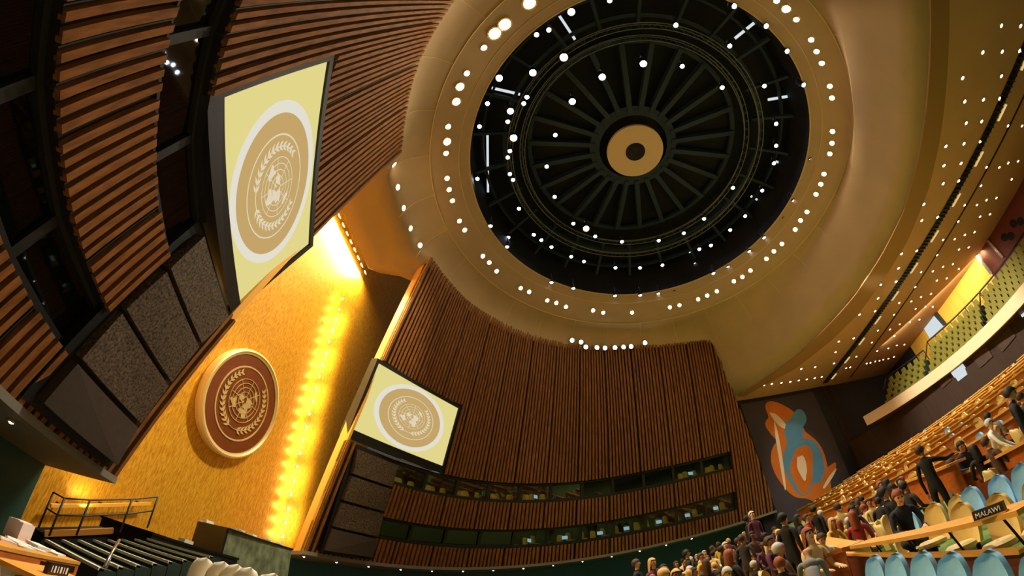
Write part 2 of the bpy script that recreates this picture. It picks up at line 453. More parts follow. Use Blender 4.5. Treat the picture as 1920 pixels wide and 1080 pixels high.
# long air slot with black fins in the rear ceiling, glowing strips imitating reflected light along it, and a thin dark joint
SLOT = [(1915, 105), (1870, 210), (1825, 300), (1780, 380), (1730, 465), (1685, 535), (1620, 620), (1550, 715)]
sp = [onz(p, 13.97 + ZC) for p in SLOT]; sp = [sp[0] * 2 - sp[1]] + sp
c = np.polyfit([p[0] for p in sp], [p[1] for p in sp], 2)
slot = lambda x, dy=0: np.array([x, np.polyval(c, x) + dy, 13.97 + ZC])
root = thing('ceiling_air_slot', slot(2), 'long black air grille slot with fins running across the flat rear ceiling', 'air grille')
b, f = MB(), MB(); xs = np.linspace(-17, 18.5, 30)
for a, d in zip(xs[:-1], xs[1:]): b.quad(slot(a, .32), slot(d, .32), slot(d, -.36), slot(a, -.36))
for x in np.arange(-17, 18.5, .3): f.bar(slot(x, .3) - [0, 0, .04], slot(x, -.34) - [0, 0, .04], .06, .08)
wpart(b, 'slot_back', M_black, root); wpart(f, 'fins', M_darkmetal, root)
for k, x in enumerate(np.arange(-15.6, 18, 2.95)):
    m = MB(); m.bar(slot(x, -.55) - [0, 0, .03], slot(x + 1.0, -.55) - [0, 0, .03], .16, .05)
    tag(m.build('ceiling_slot_reflection', M_slotglow), 'glowing warm strip imitating reflected light on the edge of the long black ceiling slot', 'light', 'imitated reflections along the ceiling slot')
LN = [(1919, 190), (1875, 270), (1830, 350), (1775, 440), (1720, 535), (1665, 620), (1605, 690)]
lp = [onz(p, 13.98 + ZC) for p in LN]; c2 = np.polyfit([p[0] for p in lp], [p[1] for p in lp], 2); m = MB()
for a, d in zip(xs[:-1], xs[1:]): m.bar((a, np.polyval(c2, a), 13.985 + ZC), (d, np.polyval(c2, d), 13.985 + ZC), .14, .04)
struct(m.build('trim_joint', M_black))

# ---------------------------------------------------------------- dark dome above the opening
def rD(a, r, z): return ringD(math.radians(a), r, z)
dm = MB(); n = 72
prof = [(11.5, 22.0), (11.75, 22.0), (11.75, 26.6), (9.2, 27.0), (8.2, 26.9), (0.0, 26.9)]
dm.grid([[rD(360 * k / n, r, z) for k in range(n)] for r, z in prof], 0, closed=True)
dome = struct(dm.build('ceiling_dome', M_domeblack), 'black dome interior above the round ceiling opening')
for k in range(24):          # inner radial ribs
    m = MB(); a = 360 * k / 24 + 4; m.bar(rD(a, 2.9, 26.35), rD(a, 7.7, 26.35), .34, .5)
    m.build('dome_rib', M_domerib, dome)
for k in range(24):          # outer radial beams
    m = MB(); a = 360 * k / 24 + 11; m.bar(rD(a, 8.9, 25.6), rD(a, 11.7, 24.6), .2, .3)
    m.build('dome_beam', M_domerib, dome)
m = MB(); prof = [(2.55, 26.2), (2.55, 26.75), (3.25, 26.75), (3.25, 26.2), (2.55, 26.2)]
m.grid([[rD(360 * k / 48, r, z) for k in range(48)] for r, z in prof], 0, closed=True); m.build('dome_hub', M_domerib, dome)
for r0, r1, z in ((7.55, 7.85, 26.3), (9.35, 9.6, 25.4), (10.9, 11.05, 24.9)):
    m = MB(); prof = [(r0, z), (r0, z + .3), (r1, z + .3), (r1, z), (r0, z)]
    m.grid([[rD(360 * k / 72, r, zz_) for k in range(72)] for r, zz_ in prof], 0, closed=True); m.build('dome_ring', M_domerib, dome)
root = thing('ceiling_oculus', rD(0, 0, 25.5), 'round cream oculus disc with a black hole at the middle of the dark dome', 'ceiling rose')
m = MB(); prof = [(.72, 25.5), (2.07, 25.5), (2.07, 25.75), (.72, 25.75), (.72, 25.5)]
m.grid([[rD(360 * k / 48, r, z) for k in range(48)] for r, z in prof], 0, closed=True); wpart(m, 'disc', M_cream, root)
m = MB(); prof = [(.3, 25.7), (.66, 25.55), (.72, 25.48)]
m.grid([[rD(360 * k / 32, r, z) for k in range(32)] for r, z in prof], 0, closed=True); m.add([rD(360 * k / 32, .66, 25.7) for k in range(32)], [tuple(range(32))]); wpart(m, 'nozzle', M_black, root)
for (r0, zc_, lab) in ((8.85, 24.3, 'outermost round lighting truss inside the dark dome'), (8.0, 24.9, 'inner round lighting truss inside the dark dome')):
    root = thing('ceiling_lighting_truss', rD(0, 0, zc_), lab, 'lighting truss', 'round lighting trusses in the dome')
    for dr, dz_ in ((0, 0), (.35, 0), (.18, .32)):
        m = MB(); m.tube([rD(5 * k, r0 + dr, zc_ + dz_) for k in range(73)], .035, 6, cap=False); wpart(m, 'chord', M_greymetal, root)
    m = MB(); zz_ = ((0, 0), (.35, 0), (.18, .32)); m.tube([rD(1.5 * k, r0 + zz_[k % 3][0], zc_ + zz_[k % 3][1]) for k in range(241)], .016, 4, cap=False)
    wpart(m, 'lattice', M_greymetal, root)
    for k in range(12):
        m = MB(); m.tube([rD(30 * k, r0 + .18, zc_ + .3), rD(30 * k, r0 + .18, 26.88)], .02, 5); wpart(m, 'hanger', M_darkmetal, root)

# ---------------------------------------------------------------- floor and outer walls
def zf(y):
    return interp(-y, [3, 8, 28, 40], [0, .8, 5.5, 6.2]) if y < -3 else 0.0
ys = [14.5, 5, 0, -3] + [-3 - .5 * i for i in range(1, 75)]
m = MB(); m.grid([[(x, y, zf(y)) for x in np.linspace(-20.5, 20.5, 14)] for y in (14.5, 5, 0, -1.5)], 0); struct(m.build('floor_front', M_stagefloor), 'brown carpeted floor in front of the stage, coloured to warm the bounced light')
m = MB(); m.grid([[(x, y, zf(y)) for x in np.linspace(-20.5, 20.5, 14)] for y in [-1.5, -3] + ys[4:]], 0)
struct(m.build('floor', M_green), 'green carpeted floor rising towards the back')
XW = 19.3
M_cornerwood = mat('corner_wood', (44, 28, 20), .7)
m = MB(); m.grid([[(XW, y, z) for y in (-17.6, -29.0)] for z in (-.5, 5, 10, 15.6)], 0)
struct(m.build('wall_side', M_darkwall), 'dark side wall behind the abstract mural')
m = MB(); m.grid([[(XW + .25, y, z) for y in (-29.0, -40)] for z in (-.5, 5, 10, 15.6)], 0)
struct(m.build('wall_side_rear', M_darkwall))
m = MB()
for k in range(7): m.box((XW + .05, -28.9 - .17 * k, 7.6), (.22, .1, 15.4))
struct(m.build('trim_corner', M_cornerwood))

# ================================================================== SCREENS, EMBLEMS, SPEAKERS
CONT = [
 [(-165, 65), (-140, 70), (-95, 72), (-80, 65), (-60, 55), (-70, 45), (-80, 30), (-90, 30), (-97, 25), (-90, 16), (-82, 9), (-95, 16), (-107, 24), (-122, 38), (-125, 50), (-150, 60)],
 [(-78, 8), (-60, 8), (-35, -6), (-40, -22), (-58, -38), (-68, -52), (-73, -40), (-70, -18), (-80, -3)],
 [(-8, 38), (-3, 46), (2, 50), (8, 57), (14, 66), (25, 70), (60, 69), (100, 76), (140, 72), (175, 66), (160, 60), (140, 52), (125, 40), (120, 28), (108, 20), (103, 5), (97, 18), (88, 22), (78, 9), (70, 22), (57, 26), (50, 14), (43, 14), (35, 30), (27, 38), (15, 40), (5, 43)],
 [(-16, 14), (-10, 30), (0, 35), (11, 36), (32, 31), (43, 12), (51, 11), (40, -5), (35, -22), (25, -34), (17, -30), (12, -8), (8, 4), (-8, 5)],
 [(114, -22), (130, -12), (142, -11), (153, -26), (147, -38), (135, -34), (116, -34)],
 [(-55, 62), (-70, 78), (-30, 83), (-20, 72), (-42, 60)]]
def emblem(mb, f, h0, h1, mi=0):
    """map grid and olive branches; f(x, y, h) -> point, unit radius = outer rim"""
    def arc(r, a0, a1, w, cx=0, cy=0, n=40):
        A = [math.radians(a0 + (a1 - a0) * k / n) for k in range(n + 1)]
        for i in range(n):
            q = [(r - w / 2, A[i]), (r + w / 2, A[i]), (r + w / 2, A[i + 1]), (r - w / 2, A[i + 1])]
            P = [(cx + R * math.cos(a), cy + R * math.sin(a)) for R, a in q]
            mb.hexa([f(x, y, h0) for x, y in P], [f(x, y, h1) for x, y in P], mi)
    def poly(P):
        n = len(P); mb.add([f(x, y, h1) for x, y in P], [tuple(range(n))], mi)
        mb.add([f(x, y, h0) for x, y in P] + [f(x, y, h1) for x, y in P], [(i, (i + 1) % n, n + (i + 1) % n, n + i) for i in range(n)], mi)
    my = .06; R = .40
    for k in range(1, 6): arc(R * k / 5, 0, 360, .011, 0, my)
    for k in range(8):
        a = math.radians(45 * k); c, s = math.cos(a), math.sin(a); w = .005; r0, r1 = R * .2, R
        P = [(c * r0 - s * w, my + s * r0 + c * w), (c * r0 + s * w, my + s * r0 - c * w), (c * r1 + s * w, my + s * r1 - c * w), (c * r1 - s * w, my + s * r1 + c * w)]
        mb.hexa([f(x, y, h0) for x, y in P], [f(x, y, h1) for x, y in P], mi)
    for cpoly in CONT:
        pts = []
        for i, (lo, la) in enumerate(cpoly):
            lo2, la2 = cpoly[(i + 1) % len(cpoly)]
            for t in (0, .5):
                l, a = lo + (lo2 - lo) * t, la + (la2 - la) * t
                r = (90 - a) / 150 * R; an = math.radians(-90 + l); pts.append((r * math.cos(an), my + r * math.sin(an)))
        poly(pts)
    for sd in (1, -1):
        rad = .535
        for k in range(13):
            a = math.radians(-78 + k * 10.2); px, py = sd * rad * math.cos(a), my - .01 + rad * math.sin(a)
            tx, ty = -sd * math.sin(a), math.cos(a)       # along the stem, upwards
            nx, ny = sd * math.cos(a), math.sin(a)
            for o in (1, -1):
                L = .135 - .003 * k; dx, dy = tx * .8 + o * nx * .55, ty * .8 + o * ny * .55
                l = math.hypot(dx, dy); dx, dy = dx / l, dy / l; ex, ey = -dy, dx; w = .022
                poly([(px, py), (px + dx * L * .45 + ex * w, py + dy * L * .45 + ey * w), (px + dx * L, py + dy * L), (px + dx * L * .45 - ex * w, py + dy * L * .45 - ey * w)])
        A = [math.radians(-98 + k * 7) for k in range(22)]
        for a, b in zip(A[:-1], A[1:]):
            P = [(sd * r * math.cos(t), my - .01 + r * math.sin(t)) for r, t in ((rad - .008, a), (rad + .008, a), (rad + .008, b), (rad - .008, b))]
            mb.hexa([f(x, y, h0) for x, y in P], [f(x, y, h1) for x, y in P], mi)

def bil(c, u, v):
    bn, bf, tf, tn = c
    return (1 - v) * ((1 - u) * bn + u * bf) + v * ((1 - u) * tn + u * tf)
def mir(p, sd): return D2W(np.array(p) * [-sd, 1, 1])     # points were measured on the left wing
SBN, SBF, STF, STN = (-5.08, 10.32, 6.95), (-11.49, 6.88, 7.32), (-10.97, 6.22, 11.28), (-4.39, 9.51, 10.73)
def screen(sd, label):
    c = [mir(p, sd) for p in (SBN, SBF, STF, STN)]
    W, H = np.linalg.norm(c[1] - c[0]), np.linalg.norm(c[3] - c[0])
    n = np.cross(c[1] - c[0], c[3] - c[0]); n /= np.linalg.norm(n)
    if n @ (np.array([0, -5, 3]) - c[0]) < 0: n = -n
    root = thing('projection_screen', bil(c, .5, 0), label, 'screen', 'pair of big screens on the wing walls')
    P = lambda u, v, h: bil(c, u, v) + n * h
    m = MB(); du, dv = .2 / W, .2 / H
    m.hexa([P(-du, -dv * 2.4, -.75), P(1 + du, -dv * 2.4, -.75), P(1 + du, 1 + dv, -.5), P(-du, 1 + dv, -.5)], [P(-du, -dv * 2.4, -.02), P(1 + du, -dv * 2.4, -.02), P(1 + du, 1 + dv, -.02), P(-du, 1 + dv, -.02)])
    for a, b in (((-du, -dv * 2.4), (1 + du, 0)), ((-du, 1), (1 + du, 1 + dv)), ((-du, 0), (0, 1)), ((1, 0), (1 + du, 1))):
        q = [(a[0], a[1]), (b[0], a[1]), (b[0], b[1]), (a[0], b[1])]
        m.hexa([P(u, v, -.02) for u, v in q], [P(u, v, .1) for u, v in q])
    wpart(m, 'frame', M_black, root)
    m = MB(); g = 8
    m.grid([[P(u / g, v / g, 0) for u in range(g + 1)] for v in range(g + 1)]); wpart(m, 'display', M_scr_bg, root)
    rm = .485 * H; sx = sd           # viewer's right is away from the stage on the right wall
    def f(x, y, h): return P(.5 + sx * x * .395, .5 + y * .48, h)
    def ann(r0, r1, h):
        m = MB(); k = 64
        m.grid([[f(r * math.cos(2 * math.pi * i / k), r * math.sin(2 * math.pi * i / k), h) for i in range(k)] for r in ((r0, r1) if r0 else (.02, r1))], closed=True)
        if not r0: m.add([f(.02 * math.cos(2 * math.pi * i / k), .02 * math.sin(2 * math.pi * i / k), h) for i in range(k)], [tuple(range(k))])
        return m
    wpart(ann(.87, 1.0, .004), 'white_ring', M_scr_ring, root)
    wpart(ann(0, .87, .006), 'tan_disc', M_scr_disc, root)
    m = ann(.63, .65, .010); 
    def f2(x, y, h): return f(x * .93, y * .93, h)
    emblem(m, f2, .009, .012); wpart(m, 'globe_emblem', M_scr_line, root)
    return root
screen(-1, 'huge cream screen with pale globe emblem on the near wing wall')
screen(1, 'smaller looking cream screen with pale globe emblem on the far wing wall')

# big round emblem on the golden wall
ec = GP + np.array([0, 0, 0]); eN = GN; eU = np.array([0, -math.sin(GA), math.cos(GA)])
root = thing('wall_emblem', ec + GN * .05, 'great round bronze and gold globe emblem with olive branches on the golden wall', 'emblem')
ER = 2.43
def fe(x, y, h): return ec + np.array([1, 0, 0]) * x * ER + eU * y * ER + eN * h
def ringp(prof, n=72):
    m = MB(); m.grid([[fe(r * math.cos(2 * math.pi * k / n), r * math.sin(2 * math.pi * k / n), h) for k in range(n)] for r, h in prof], closed=True); return m
wpart(ringp([(.985, .02), (1.0, .3), (.985, .44), (.955, .47), (.925, .42), (.9, .40), (.9, .3)]), 'rim', M_emblemgold, root)
m = ringp([(.9, .36), (.66, .37), (.02, .37)]); m.add([fe(.02 * math.cos(k), .02 * math.sin(k), .37) for k in range(6)], [tuple(range(6))])
wpart(m, 'disc', M_bronze, root)
wpart(ringp([(.655, .37), (.66, .40), (.685, .40), (.69, .37)]), 'inner_ring', M_emblemgold, root)
m = MB(); emblem(m, lambda x, y, h: fe(x * 1.0, y * 1.0, h), .36, .405); wpart(m, 'globe_and_branches', M_emblemgold, root)

# loudspeaker columns below the screens
PN = [(-5.98, 10.5, .69), (-5.95, 10.45, 1.92), (-5.88, 10.19, 3.28), (-5.79, 9.97, 4.69), (-5.51, 9.85, 6.08)]
PF = [(-8.97, 9.34, .92), (-8.86, 9.2, 2.06), (-8.75, 9.07, 3.49), (-8.61, 8.82, 4.9), (-8.49, 8.68, 6.32)]
for sd, lab in ((-1, 'tall black loudspeaker column of four cloth panels below the huge screen on the near wing wall'), (1, 'tall black loudspeaker column of four cloth panels below the screen on the far wing wall')):
    near = [mir(p, sd) for p in PN]; far = [mir(p, sd) for p in PF]
    n = np.cross(far[2] - near[2], near[4] - near[0]); n /= np.linalg.norm(n)
    if n @ (np.array([0, -5, 3]) - near[0]) < 0: n = -n
    root = thing('loudspeaker_column', near[0], lab, 'loudspeaker', 'loudspeaker columns on the wing walls')
    uu = (far[2] - near[2]); Wd = np.linalg.norm(uu); uu = uu / Wd; vv = (near[4] - near[0]); vv /= np.linalg.norm(vv)
    B = [near[0] - uu * .14 - vv * .12, far[0] + uu * .3 - vv * .12, far[4] + uu * .3 + vv * .2, near[4] - uu * .14 + vv * .2]
    m = MB(); m.hexa([p - n * .95 for p in B], [p - n * .24 for p in B]); wpart(m, 'cabinet', M_black, root)
    for i in range(4):
        a, b, c, d = near[i] + vv * .07, far[i] + vv * .07, far[i + 1] - vv * .07, near[i + 1] - vv * .07
        m = MB(); m.hexa([p - n * .3 for p in (a, b, c, d)], [p + n * .03 for p in (a, b, c, d)])
        o = wpart(m, 'cloth_panel', M_speakplain if i == 0 else M_speak, root)

# ---------------------------------------------------------------- interpreters' booth windows
WN = [0]
def windows(sd, fb, ft, count, lit):
    w = (31.6 - 4.15) / 11
    for i in range(count):
        a, b = 4.15 + w * i, 4.15 + w * (i + 1)
        WN[0] += 1
        q = lambda s, t, o: wp(sd, s, fb(s) * (1 - t) + ft(s) * t, o)
        ctrp = q((a + b) / 2, 0, -.2)
        root = bpy.data.objects.new('window_%d' % WN[0], None); COL.objects.link(root); root.location = Vector(ctrp); struct(root)
        m = MB()
        # reveals
        m.quad(q(a, 0, .0), q(b, 0, .0), q(b, 0, -.5), q(a, 0, -.5)); m.quad(q(a, 1, .0), q(b, 1, .0), q(b, 1, -.5), q(a, 1, -.5))
        for s0, s1 in ((a, a + .11), (b - .11, b)):
            m.hexa([q(s0, 0, -.4), q(s1, 0, -.4), q(s1, 1, -.4), q(s0, 1, -.4)], [q(s0, 0, -.2), q(s1, 0, -.2), q(s1, 1, -.2), q(s0, 1, -.2)])
        for t0, t1 in ((0, .2), (.92, 1)):
            m.hexa([q(a, t0, -.4), q(b, t0, -.4), q(b, t1, -.4), q(a, t1, -.4)], [q(a, t0, -.18), q(b, t0, -.18), q(b, t1, -.18), q(a, t1, -.18)])
        wpart(m, 'frame', M_frame, root)
        m = MB(); m.quad(q(a + .1, .19, -.3), q(b - .1, .19, -.3), q(b - .1, .93, -.3), q(a + .1, .93, -.3))
        wpart(m, 'pane', M_clear if i in lit else M_glass, root)
        if i in lit:
            m = MB()
            m.quad(q(a, -.1, -2.6), q(b, -.1, -2.6), q(b, 1.15, -2.6), q(a, 1.15, -2.6)); m.quad(q(a, -.1, -.45), q(b, -.1, -.45), q(b, -.1, -2.6), q(a, -.1, -2.6))
            m.quad(q(a, 1.15, -.45), q(b, 1.15, -.45), q(b, 1.15, -2.6), q(a, 1.15, -2.6))
            m.quad(q(a, -.1, -.45), q(a, -.1, -2.6), q(a, 1.15, -2.6), q(a, 1.15, -.45)); m.quad(q(b, -.1, -.45), q(b, -.1, -2.6), q(b, 1.15, -2.6), q(b, 1.15, -.45))
            wpart(m, 'booth_lining', M_booth, root)
            m = MB(); m.bar(q(a + .5, 1.12, -.6), q(b - .5, 1.12, -.6), .12, .05)  # unseen lamp added to light the booth, tucked behind the lintel
            tag(m.build('booth_ceiling_fill', M_boothfill), 'unseen lamp added to light the inside of a glazed booth of the far wing wall', 'lamp', 'added lamps inside the glazed booths')
            BOOTHS.append((sd, a, b, q, ft is l_ut))
M_booth = mat('booth_lining', (34, 62, 52), .8, var=.2, scale=2)
M_boothfill = emis('booth_fill', (255, 236, 170), 5)
M_yseat = mat('booth_yellow_seat', (206, 176, 52), .6)
BOOTHS = []
windows(1, l_lb, l_lt, 11, {4, 5, 6, 7, 8, 9, 10}); windows(1, l_ub, l_ut, 11, {0, 1, 2, 3, 4, 9, 10})
windows(-1, l_lb, l_lt, 5, set()); windows(-1, l_ub, l_ut, 5, set())
# seats and monitors behind the lit booth panes; upper seats imitate reflected hall seats
bc = None
rnd = random.Random(5)
def booth_chair(p, sc):
    global bc
    if bc is None:
        bc = thing('booth_chair', p, 'yellow chair behind a lit booth window; upper ones imitate seats reflected in the glass', 'chair', 'yellow chairs inside the glazed booths')
        m = MB(); m.grid([[(x * .26 * (1 - .25 * (z / .6) ** 4), .05 * x * x, z) for x in np.linspace(-1, 1, 7)] for z in np.linspace(0, .62, 6)], 0, True)
        m.grid([[(x * .26 * (1 - .25 * (z / .6) ** 4), .05 * x * x + .06, z) for x in np.linspace(1, -1, 7)] for z in np.linspace(0, .62, 6)], 0, True); o = m.build('backrest', M_yseat); o.parent = bc
        m = MB(); m.box((0, -.25, -.03), (.5, .5, .09)); o = m.build('seat', M_yseat); o.parent = bc
        m = MB(); m.tube([(0, -.2, -.07), (0, -.2, -.5)], .04, 6); o = m.build('pedestal', M_blackmetal); o.parent = bc
        bc.location = Vector(p); return bc
    return dup(bc, p)
mon = None
for sd, a, b, q, up in BOOTHS:
    for k in range(4 if up else 3):
        s = a + (b - a) * (k + .5 + rnd.uniform(-.08, .08)) / (4 if up else 3)
        p = q(s, .2 if k % 2 else .34, (-.95 if k % 2 else -1.5) - rnd.uniform(0, .1)); d = q(s, .2, 0) - p
        o = booth_chair(p, 1); o.rotation_euler = (0, 0, math.atan2(d[1], d[0]) + math.pi / 2 + rnd.uniform(-.5, .5))
    if not up or rnd.random() < .3:
        s = a + (b - a) * rnd.uniform(.3, .7); p = q(s, .3, -.75); d = q(s, .3, 0) - p
        if mon is None:
            mon = thing('booth_monitor', p, 'small glowing monitor on a desk behind a lit booth window', 'monitor', 'monitors inside the glazed booths')
            m = MB(); m.box((0, 0, .22), (.5, .05, .32)); o = m.build('monitor_case', M_black); o.parent = mon
            m = MB(); m.box((0, -.03, .22), (.44, .01, .26)); o = m.build('monitor_screen', M_monitor); o.parent = mon
            m = MB(); m.tube([(0, 0, 0), (0, 0, .08)], .05, 8); o = m.build('monitor_foot', M_black); o.parent = mon
            o = mon
        else: o = dup(mon, p)
        o.rotation_euler = (0, 0, math.atan2(d[1], d[0]) + math.pi / 2 + rnd.uniform(-.6, .6))

# ---------------------------------------------------------------- abstract mural on the dark side wall (a plain generic design)
def onwall(px): return onplane(px, (XW - .03, 0, 0), (1, 0, 0))
mc = onwall((1500, 848)); my0, mz0 = mc[1], mc[2]
root = thing('mural', (XW - .02, my0, mz0 - 5), 'tall abstract mural of orange, blue and cream blobs on the dark side wall', 'mural')
M_morange = mat('mural_orange', (206, 112, 22), .7, var=.1, scale=.6); M_mblue = mat('mural_blue', (84, 142, 182), .7, var=.1, scale=.6)
M_mcream = mat('mural_cream', (238, 218, 186), .7); M_mgrey = mat('mural_ground', (62, 56, 62), .85, var=.15, scale=.3)
def blob(name, cy, cz, ry, rz, h, m_, ph, amp=.12, rot=0.0, n=56):
    mb = MB(); pts = []
    for k in range(n):
        a = 2 * math.pi * k / n; r = 1 + amp * math.sin(2 * a + ph) + amp * .6 * math.sin(3 * a + 2.1 * ph) + amp * .4 * math.sin(5 * a + ph * .7)
        u, v = 1.12 * ry * r * math.cos(a), 1.12 * rz * r * math.sin(a); u, v = u * math.cos(rot) - v * math.sin(rot), u * math.sin(rot) + v * math.cos(rot)
        pts.append((my0 + 1.12 * cy + u, mz0 + 1.12 * cz + v))
    mb.add([(XW - .08 - h, y, z) for y, z in pts], [tuple(range(n))]); mb.add([(XW - .08 - h, y, z) for y, z in pts] + [(XW - .07, y, z) for y, z in pts], [(i, (i + 1) % n, n + (i + 1) % n, n + i) for i in range(n)])
    wpart(mb, name, m_, root)
mb = MB(); mb.hexa([(XW - .06, my0 + a, mz0 + b) for a, b in ((-4.2, -5.6), (4.3, -5.6), (4.3, 5.6), (-4.2, 5.6))], [(XW - .075, my0 + a, mz0 + b) for a, b in ((-4.2, -5.6), (4.3, -5.6), (4.3, 5.6), (-4.2, 5.6))]); wpart(mb, 'ground', M_mgrey, root)
blob('orange_shape', .25, -1.0, 2.3, 3.4, .010, M_morange, 1.1, .12, .25)
blob('blue_shape', .1, -.9, 1.7, 2.6, .014, M_mblue, 2.2, .14, .15)
blob('orange_shape', .35, -1.3, 1.05, 1.9, .018, M_morange, 3.4, .14, .3)
blob('cream_shape', .35, -1.2, .42, 1.0, .022, M_mcream, 2.9, .14, .1)
blob('orange_shape', .5, 2.7, 2.0, 1.5, .012, M_morange, 5.2, .18, .5)
blob('blue_shape', -.5, 2.2, 1.5, .95, .016, M_mblue, 2.4, .18, -.6)
blob('cream_shape', .9, 3.0, .3, .95, .024, M_mcream, 1.7, .1, -.5)
blob('cream_shape', 1.9, .2, .16, 2.9, .026, M_mcream, .2, .06, .22)
blob('orange_shape', -1.9, -2.2, .32, 1.2, .020, M_morange, 1.3, .06, 1.0)
blob('cream_shape', -1.75, -2.65, .13, 1.2, .026, M_mcream, 1.3, .06, 1.0)

# ================================================================== BALCONY AND REAR WALL
FT = [(1620, 780), (1660, 757), (1700, 730), (1750, 693), (1800, 655), (1850, 608), (1900, 552), (1919, 530)]
fp = [onz(p, 8.6 + ZC) for p in FT]; cf = np.polyfit([p[0] for p in fp], [p[1] for p in fp], 2)
bx = np.linspace(15.0, -9.0, 28); by = lambda x: float(np.polyval(cf, max(x, -2.5))) + (0 if x > -2.5 else (-2.5 - x) * .05)
ZT, ZB = 8.6 + ZC, 7.75 + ZC
M_doorwood = mat('door_wood', (70, 44, 26), .7, var=.2, scale=2)
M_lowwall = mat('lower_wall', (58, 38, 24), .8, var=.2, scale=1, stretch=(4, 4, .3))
m = MB()
for a, b in zip(bx[:-1], bx[1:]):
    m.hexa([(a, by(a), ZB), (b, by(b), ZB), (b, by(b) - .22, ZB), (a, by(a) - .22, ZB)], [(a, by(a), ZT), (b, by(b), ZT), (b, by(b) - .22, ZT), (a, by(a) - .22, ZT)], 0)
    m.hexa([(a, by(a) - .22, ZB), (b, by(b) - .22, ZB), (b, rear_y(b), ZB), (a, rear_y(a), ZB)], [(a, by(a) - .22, ZB + .25), (b, by(b) - .22, ZB + .25), (b, rear_y(b), ZB + .25), (a, rear_y(a), ZB + .25)], 1)
struct(m.build('balcony', [M_cream, M_redwood]), 'cream fronted balcony across the rear of the hall')
bs = None
def balcony_seat(p):
    global bs
    lab = 'small olive yellow seat in the tiered rows on the rear balcony'
    if bs is None:
        bs = thing('theatre_chair', p, lab, 'seat', 'olive seats on the rear balcony')
        m = MB(); m.hexa([(-.27, 0, .1), (.27, 0, .1), (.27, -.12, .1), (-.27, -.12, .1)], [(-.22, -.12, .72), (.22, -.12, .72), (.2, -.2, .7), (-.2, -.2, .7)]); o = m.build('backrest', M_olive); o.parent = bs
        m = MB(); m.box((0, .1, .1), (.5, .24, .12)); o = m.build('seat', M_olive); o.parent = bs
        return bs
    return dup(bs, p)
def brow(x, k): return by(x) - .5 - .48 * k, ZB + .42 + .5 * k
m = MB()
for bi, (x0, x1, nk) in enumerate(((13.2, 10.0, 5), (9.0, 3.6, 6), (2.9, -3.2, 6))):
    xs_ = np.arange(x0, x1, -.62)
    for k in range(nk):
        y0 = None
        for x in xs_:
            y, z = brow(x, k); balcony_seat((x, y, z + .02))
        for a, b in zip(xs_[:-1], xs_[1:]):
            (ya, za), (yb, zb) = brow(a, k), brow(b, k)
            m.hexa([(a + .32, ya + .22, ZB + .25), (b - .32, yb + .22, ZB + .25), (b - .32, yb - .25, ZB + .25), (a + .32, ya - .25, ZB + .25)], [(a + .32, ya + .22, za), (b - .32, yb + .22, zb), (b - .32, yb - .25, zb), (a + .32, ya - .25, za)])
    r = thing('balcony_railing', (x0, brow(x0, nk)[0], brow(x0, nk)[1]), 'black railing behind the %s block of olive seats on the rear balcony' % ('first and smallest', 'middle', 'last')[bi], 'railing')
    t, pst = MB(), MB()
    pts = [(x, brow(x, nk - 1)[0] - .3, brow(x, nk - 1)[1] + .95) for x in np.linspace(x0 + .4, x1 - .2, 8)]
    for a, b in zip(pts[:-1], pts[1:]): t.bar(a, b, .1, .1)
    t.bar(pts[0], (pts[0][0], brow(x0, 2)[0], brow(x0, 2)[1] + .9), .08); wpart(t, 'top_rail', M_black, r)
    for q in pts:
        pm = MB(); pm.bar(q, (q[0], q[1], q[2] - .95), .05); wpart(pm, 'post', M_black, r)
struct(m.build('balcony_steps', M_greenstep))
# rear wall: yellow timber above the balcony, dark below
RWN = np.array([.2, 1, 0]); RWN = RWN / np.linalg.norm(RWN)
def onrear(px, off=.03): return onplane(px, np.array([18.6, -38.6, 0]) + RWN * off, RWN)
def rwall(x0, x1, z0, z1, mt, name, off=0.0):
    m = MB(); P = lambda x, z: np.array([x, rear_y(x), z]) + RWN * off
    m.grid([[P(x, z) for x in np.linspace(x0, x1, 6)] for z in np.linspace(z0, z1, 4)]); return struct(m.build(name, mt))
xk = onrear((1852, 505))[0]
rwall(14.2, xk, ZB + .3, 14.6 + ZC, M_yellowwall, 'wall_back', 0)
rwall(20.5, 14.2, 3, 14.6 + ZC, M_darkwall, 'wall_back_end', 0)
rwall(xk, -12, ZB, 14.6 + ZC, M_redwood, 'wall_back_control_room', .02)
LOWP = np.array([14.9, -29.9, 0.0]); LOWN = np.array([-.2, 1, 0]) / math.hypot(.2, 1)
def onlow(px, off=.03): return onplane(px, LOWP + LOWN * off, LOWN)
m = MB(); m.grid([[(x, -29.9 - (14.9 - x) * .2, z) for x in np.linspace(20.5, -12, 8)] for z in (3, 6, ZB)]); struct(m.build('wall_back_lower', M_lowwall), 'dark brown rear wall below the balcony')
def rearpanel(pxs, name, mats_, thick=.06):
    P = [onrear(p, .03) for p in pxs]; m = MB(); m.hexa(P, [p + RWN * thick for p in P]); return m
root = bpy.data.objects.new('window_%d' % (WN[0] + 1), None); COL.objects.link(root); root.location = Vector(onrear((1750, 630))); struct(root)
wpart(rearpanel([(1727, 606), (1744, 634), (1769, 612), (1754, 590)], 'pane', None), 'pane', M_lightbox, root)
wpart(rearpanel([(1746, 582), (1771, 610), (1775, 606), (1751, 577)], 'frame', None, .2), 'frame', M_darkmetal, root)
for i, (pxs, lab) in enumerate((([(1822, 466), (1860, 514), (1864, 510), (1826, 462)], 'longer polished metal strip beside the yellow timber of the balcony rear wall'), ([(1843, 440), (1882, 484), (1885, 480), (1846, 437)], 'polished metal strip on the dark panel at the right end of the balcony rear wall'))):
    tag(rearpanel(pxs, '', None, .25).build('metal_strip', M_silver), lab, 'metal strip')
